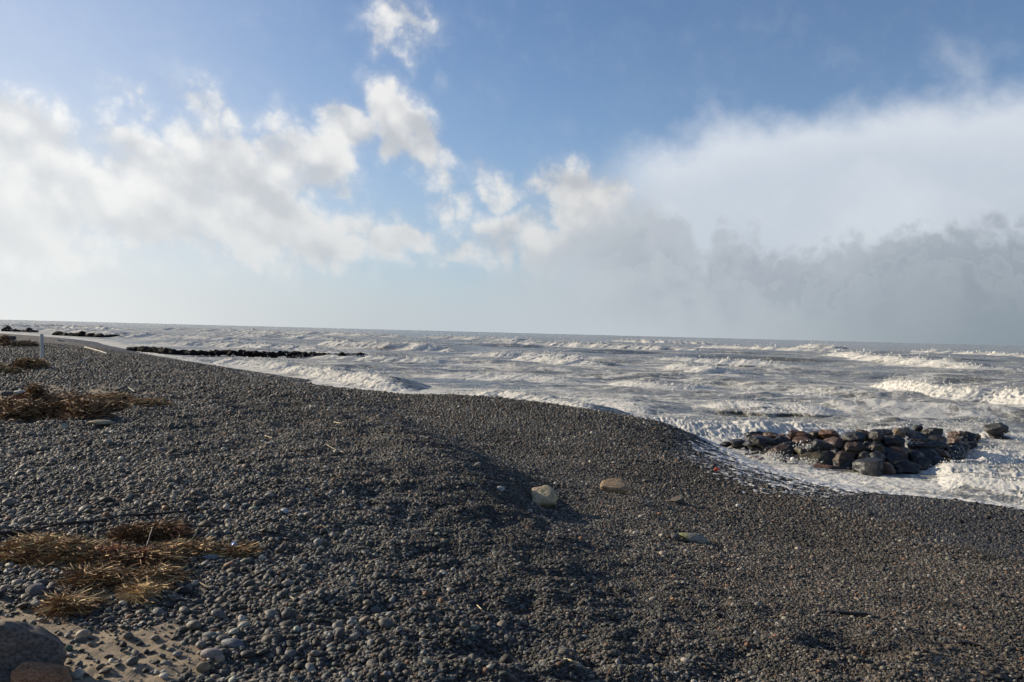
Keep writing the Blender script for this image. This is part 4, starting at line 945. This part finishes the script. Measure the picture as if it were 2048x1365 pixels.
# ------------------------------------------------------------------ swash: lace of foam left between the pebbles
gs_ = .024; xx, yy = np.meshgrid(np.arange(1.6, 13.5, gs_), np.arange(11.5, 25.5, gs_))
hz_ = gh(xx, yy)
du, dv = .62, -.78; al = xx * du + yy * dv; ac = -xx * dv + yy * du
wq = fbm(xx * 1.2, yy * 1.2, 3, 601) * 2.2
lac = 1 - np.abs(2 * fbm(al * 1.1 + wq, ac * 2.2 - wq, 4, 611, .6) - 1) * 2.4
fin = fbm(al * 8, ac * 10, 3, 621, .65)
uu, vv = project(xx, yy, hz_)
reg = sstep(uu, 1290, 1400) * (1 - sstep(uu, 1690, 1800)) * sstep(vv, 868, 885) * (1 - sstep(vv, 985, 1025))
edge = np.exp(-((hz_ - .04) / .07) ** 2) * sstep(uu, 1320, 1420)
m = reg * (.44 + .36 * np.clip(lac, -1, 1)) * (1.06 - .9 * np.clip(hz_ - .16, 0, 1)) + edge * (.65 + .4 * np.clip(lac, -1, 1)) + (fin - .5) * 1.0
keep = (m > .62) & (hz_ > -.03) & (hz_ < .55)
idx = -np.ones(keep.shape, np.int64); idx[keep] = np.arange(keep.sum())
zz = hz_ + .026 + (fin - .5) * .03 + .05 * np.clip(m - .62, 0, .6)
quad = keep[:-1, :-1] & keep[1:, :-1] & keep[:-1, 1:] & keep[1:, 1:]
I, J = np.nonzero(quad); Fq = np.stack([idx[I, J], idx[I, J + 1], idx[I + 1, J + 1], idx[I + 1, J]], 1)
jit = (np.random.default_rng(3).random((2,) + xx.shape) - .5) * gs_ * .7
V3 = np.stack([xx + jit[0], yy + jit[1], zz], -1)[keep]
m_foam, gg, b = new_mat('sea_foam'); geo = gg.new('ShaderNodeNewGeometry'); n_, _ = gg.noise(E(gg, geo.outputs['Position']), 22., 4, .6)
setp(gg, b, col=gg.mix(n_, (.62, .62, .60), (.86, .85, .82)), rough=.8, normal=gg.bump(n_, .6, .02), spec=.15)
tr = gg.new('ShaderNodeBsdfTranslucent'); tr.inputs[0].default_value = (.85, .84, .80, 1); ms = gg.new('ShaderNodeMixShader'); ms.inputs[0].default_value = .3
gg.nt.links.new(b.outputs[0], ms.inputs[1]); gg.nt.links.new(tr.outputs[0], ms.inputs[2]); gg.nt.links.new(ms.outputs[0], [n for n in gg.nt.nodes if n.type == 'OUTPUT_MATERIAL'][0].inputs[0])
link('swash_foam', np_mesh('swash_foam', V3, Fq), m_foam, kind='stuff', label='white lace of foam left on the shingle beside the rock groyne', category='foam')

# ------------------------------------------------------------------ spray thrown up by the breakers and by the groyne
rs = np.random.default_rng(77); SP, SZ = [], []
def puff(p, n, r, size):
    q = rs.normal(0, 1, (n, 3)) * np.array(r) + np.array(p); SP.append(q); SZ.append(size * rs.lognormal(0, .45, n))
for (X, Y, Z, h, dist, tap, nn) in CREST:
    n = int(min(900, 26 * len(X) ** .5 + 60)); k = rs.integers(0, len(X), n); lift = rs.exponential(.16, n) * h * tap[k]
    ok = tap[k] > .25
    q = np.stack([X[k] + rs.normal(0, .12 * h, n) + nn[0][k] * lift * .6, Y[k] + rs.normal(0, .25 * h, n), Z[k] + lift], 1)[ok]
    SP.append(q); SZ.append(np.maximum(.0011 * dist, .012) * rs.lognormal(-.1, .4, len(q)))
def at_sea(u, v, y, up): p_ = at_y(u, v, y); return (p_.x, p_.y, max(p_.z, up))
puff(at_sea(600, 737, 60, .35), 1700, (1.1, .5, .24), .030)
puff(at_sea(622, 733, 60, .5), 500, (.9, .5, .26), .024)
puff(at_sea(775, 690, 128, .5), 900, (1.8, .8, .4), .06)
puff(at_sea(1955, 858, 27, .4), 1500, (.5, .3, .18), .014)
puff(at_sea(1900, 868, 26.8, .3), 900, (.5, .3, .14), .013)
puff(at_sea(1880, 885, 23.2, .2), 500, (.5, .2, .14), .011)
puff(at_sea(2030, 905, 22.5, .2), 1000, (.5, .4, .14), .013)
puff(at_sea(1960, 925, 20.8, .15), 900, (.7, .5, .12), .013)
for u_, v_, y_ in [(1545, 912, 20.3), (1625, 893, 20.6), (1600, 925, 19.6), (1480, 905, 21), (1790, 885, 20.6), (1520, 930, 20)]: puff(at_sea(u_, v_, y_, .05), 260, (.22, .12, .05), .018)
puff(at_sea(1690, 855, 25.5, .3), 700, (.6, .3, .14), .012)
puff(at_sea(1640, 693, 190, 1.0), 500, (1.5, 1., .5), .08)
puff(at_sea(60, 658, 210, .5), 300, (2.5, 1., .5), .08)
puff(at_sea(1860, 790, 46, .4), 700, (2.2, .3, .12), .022)
SP = np.concatenate(SP); SZ = np.concatenate(SZ); okz = SP[:, 2] > -.05; SP, SZ = SP[okz], SZ[okz]
drop = [stone_mesh('droplet', 700 + k, 1, (.5, .5, .5), 0, (.9, 1), .25, 1.5) for k in range(3)]
n_ = len(SP); scatter_pts('spray', SP, rs.uniform(0, 6, (n_, 3)), SZ[:, None] * rs.uniform(.6, 1.4, (n_, 3)), np.ones((n_, 3)), drop, m_foam, None, 'stuff', label='white spray flying off the breakers and the rock groyne', category='spray')
print('spray', n_)
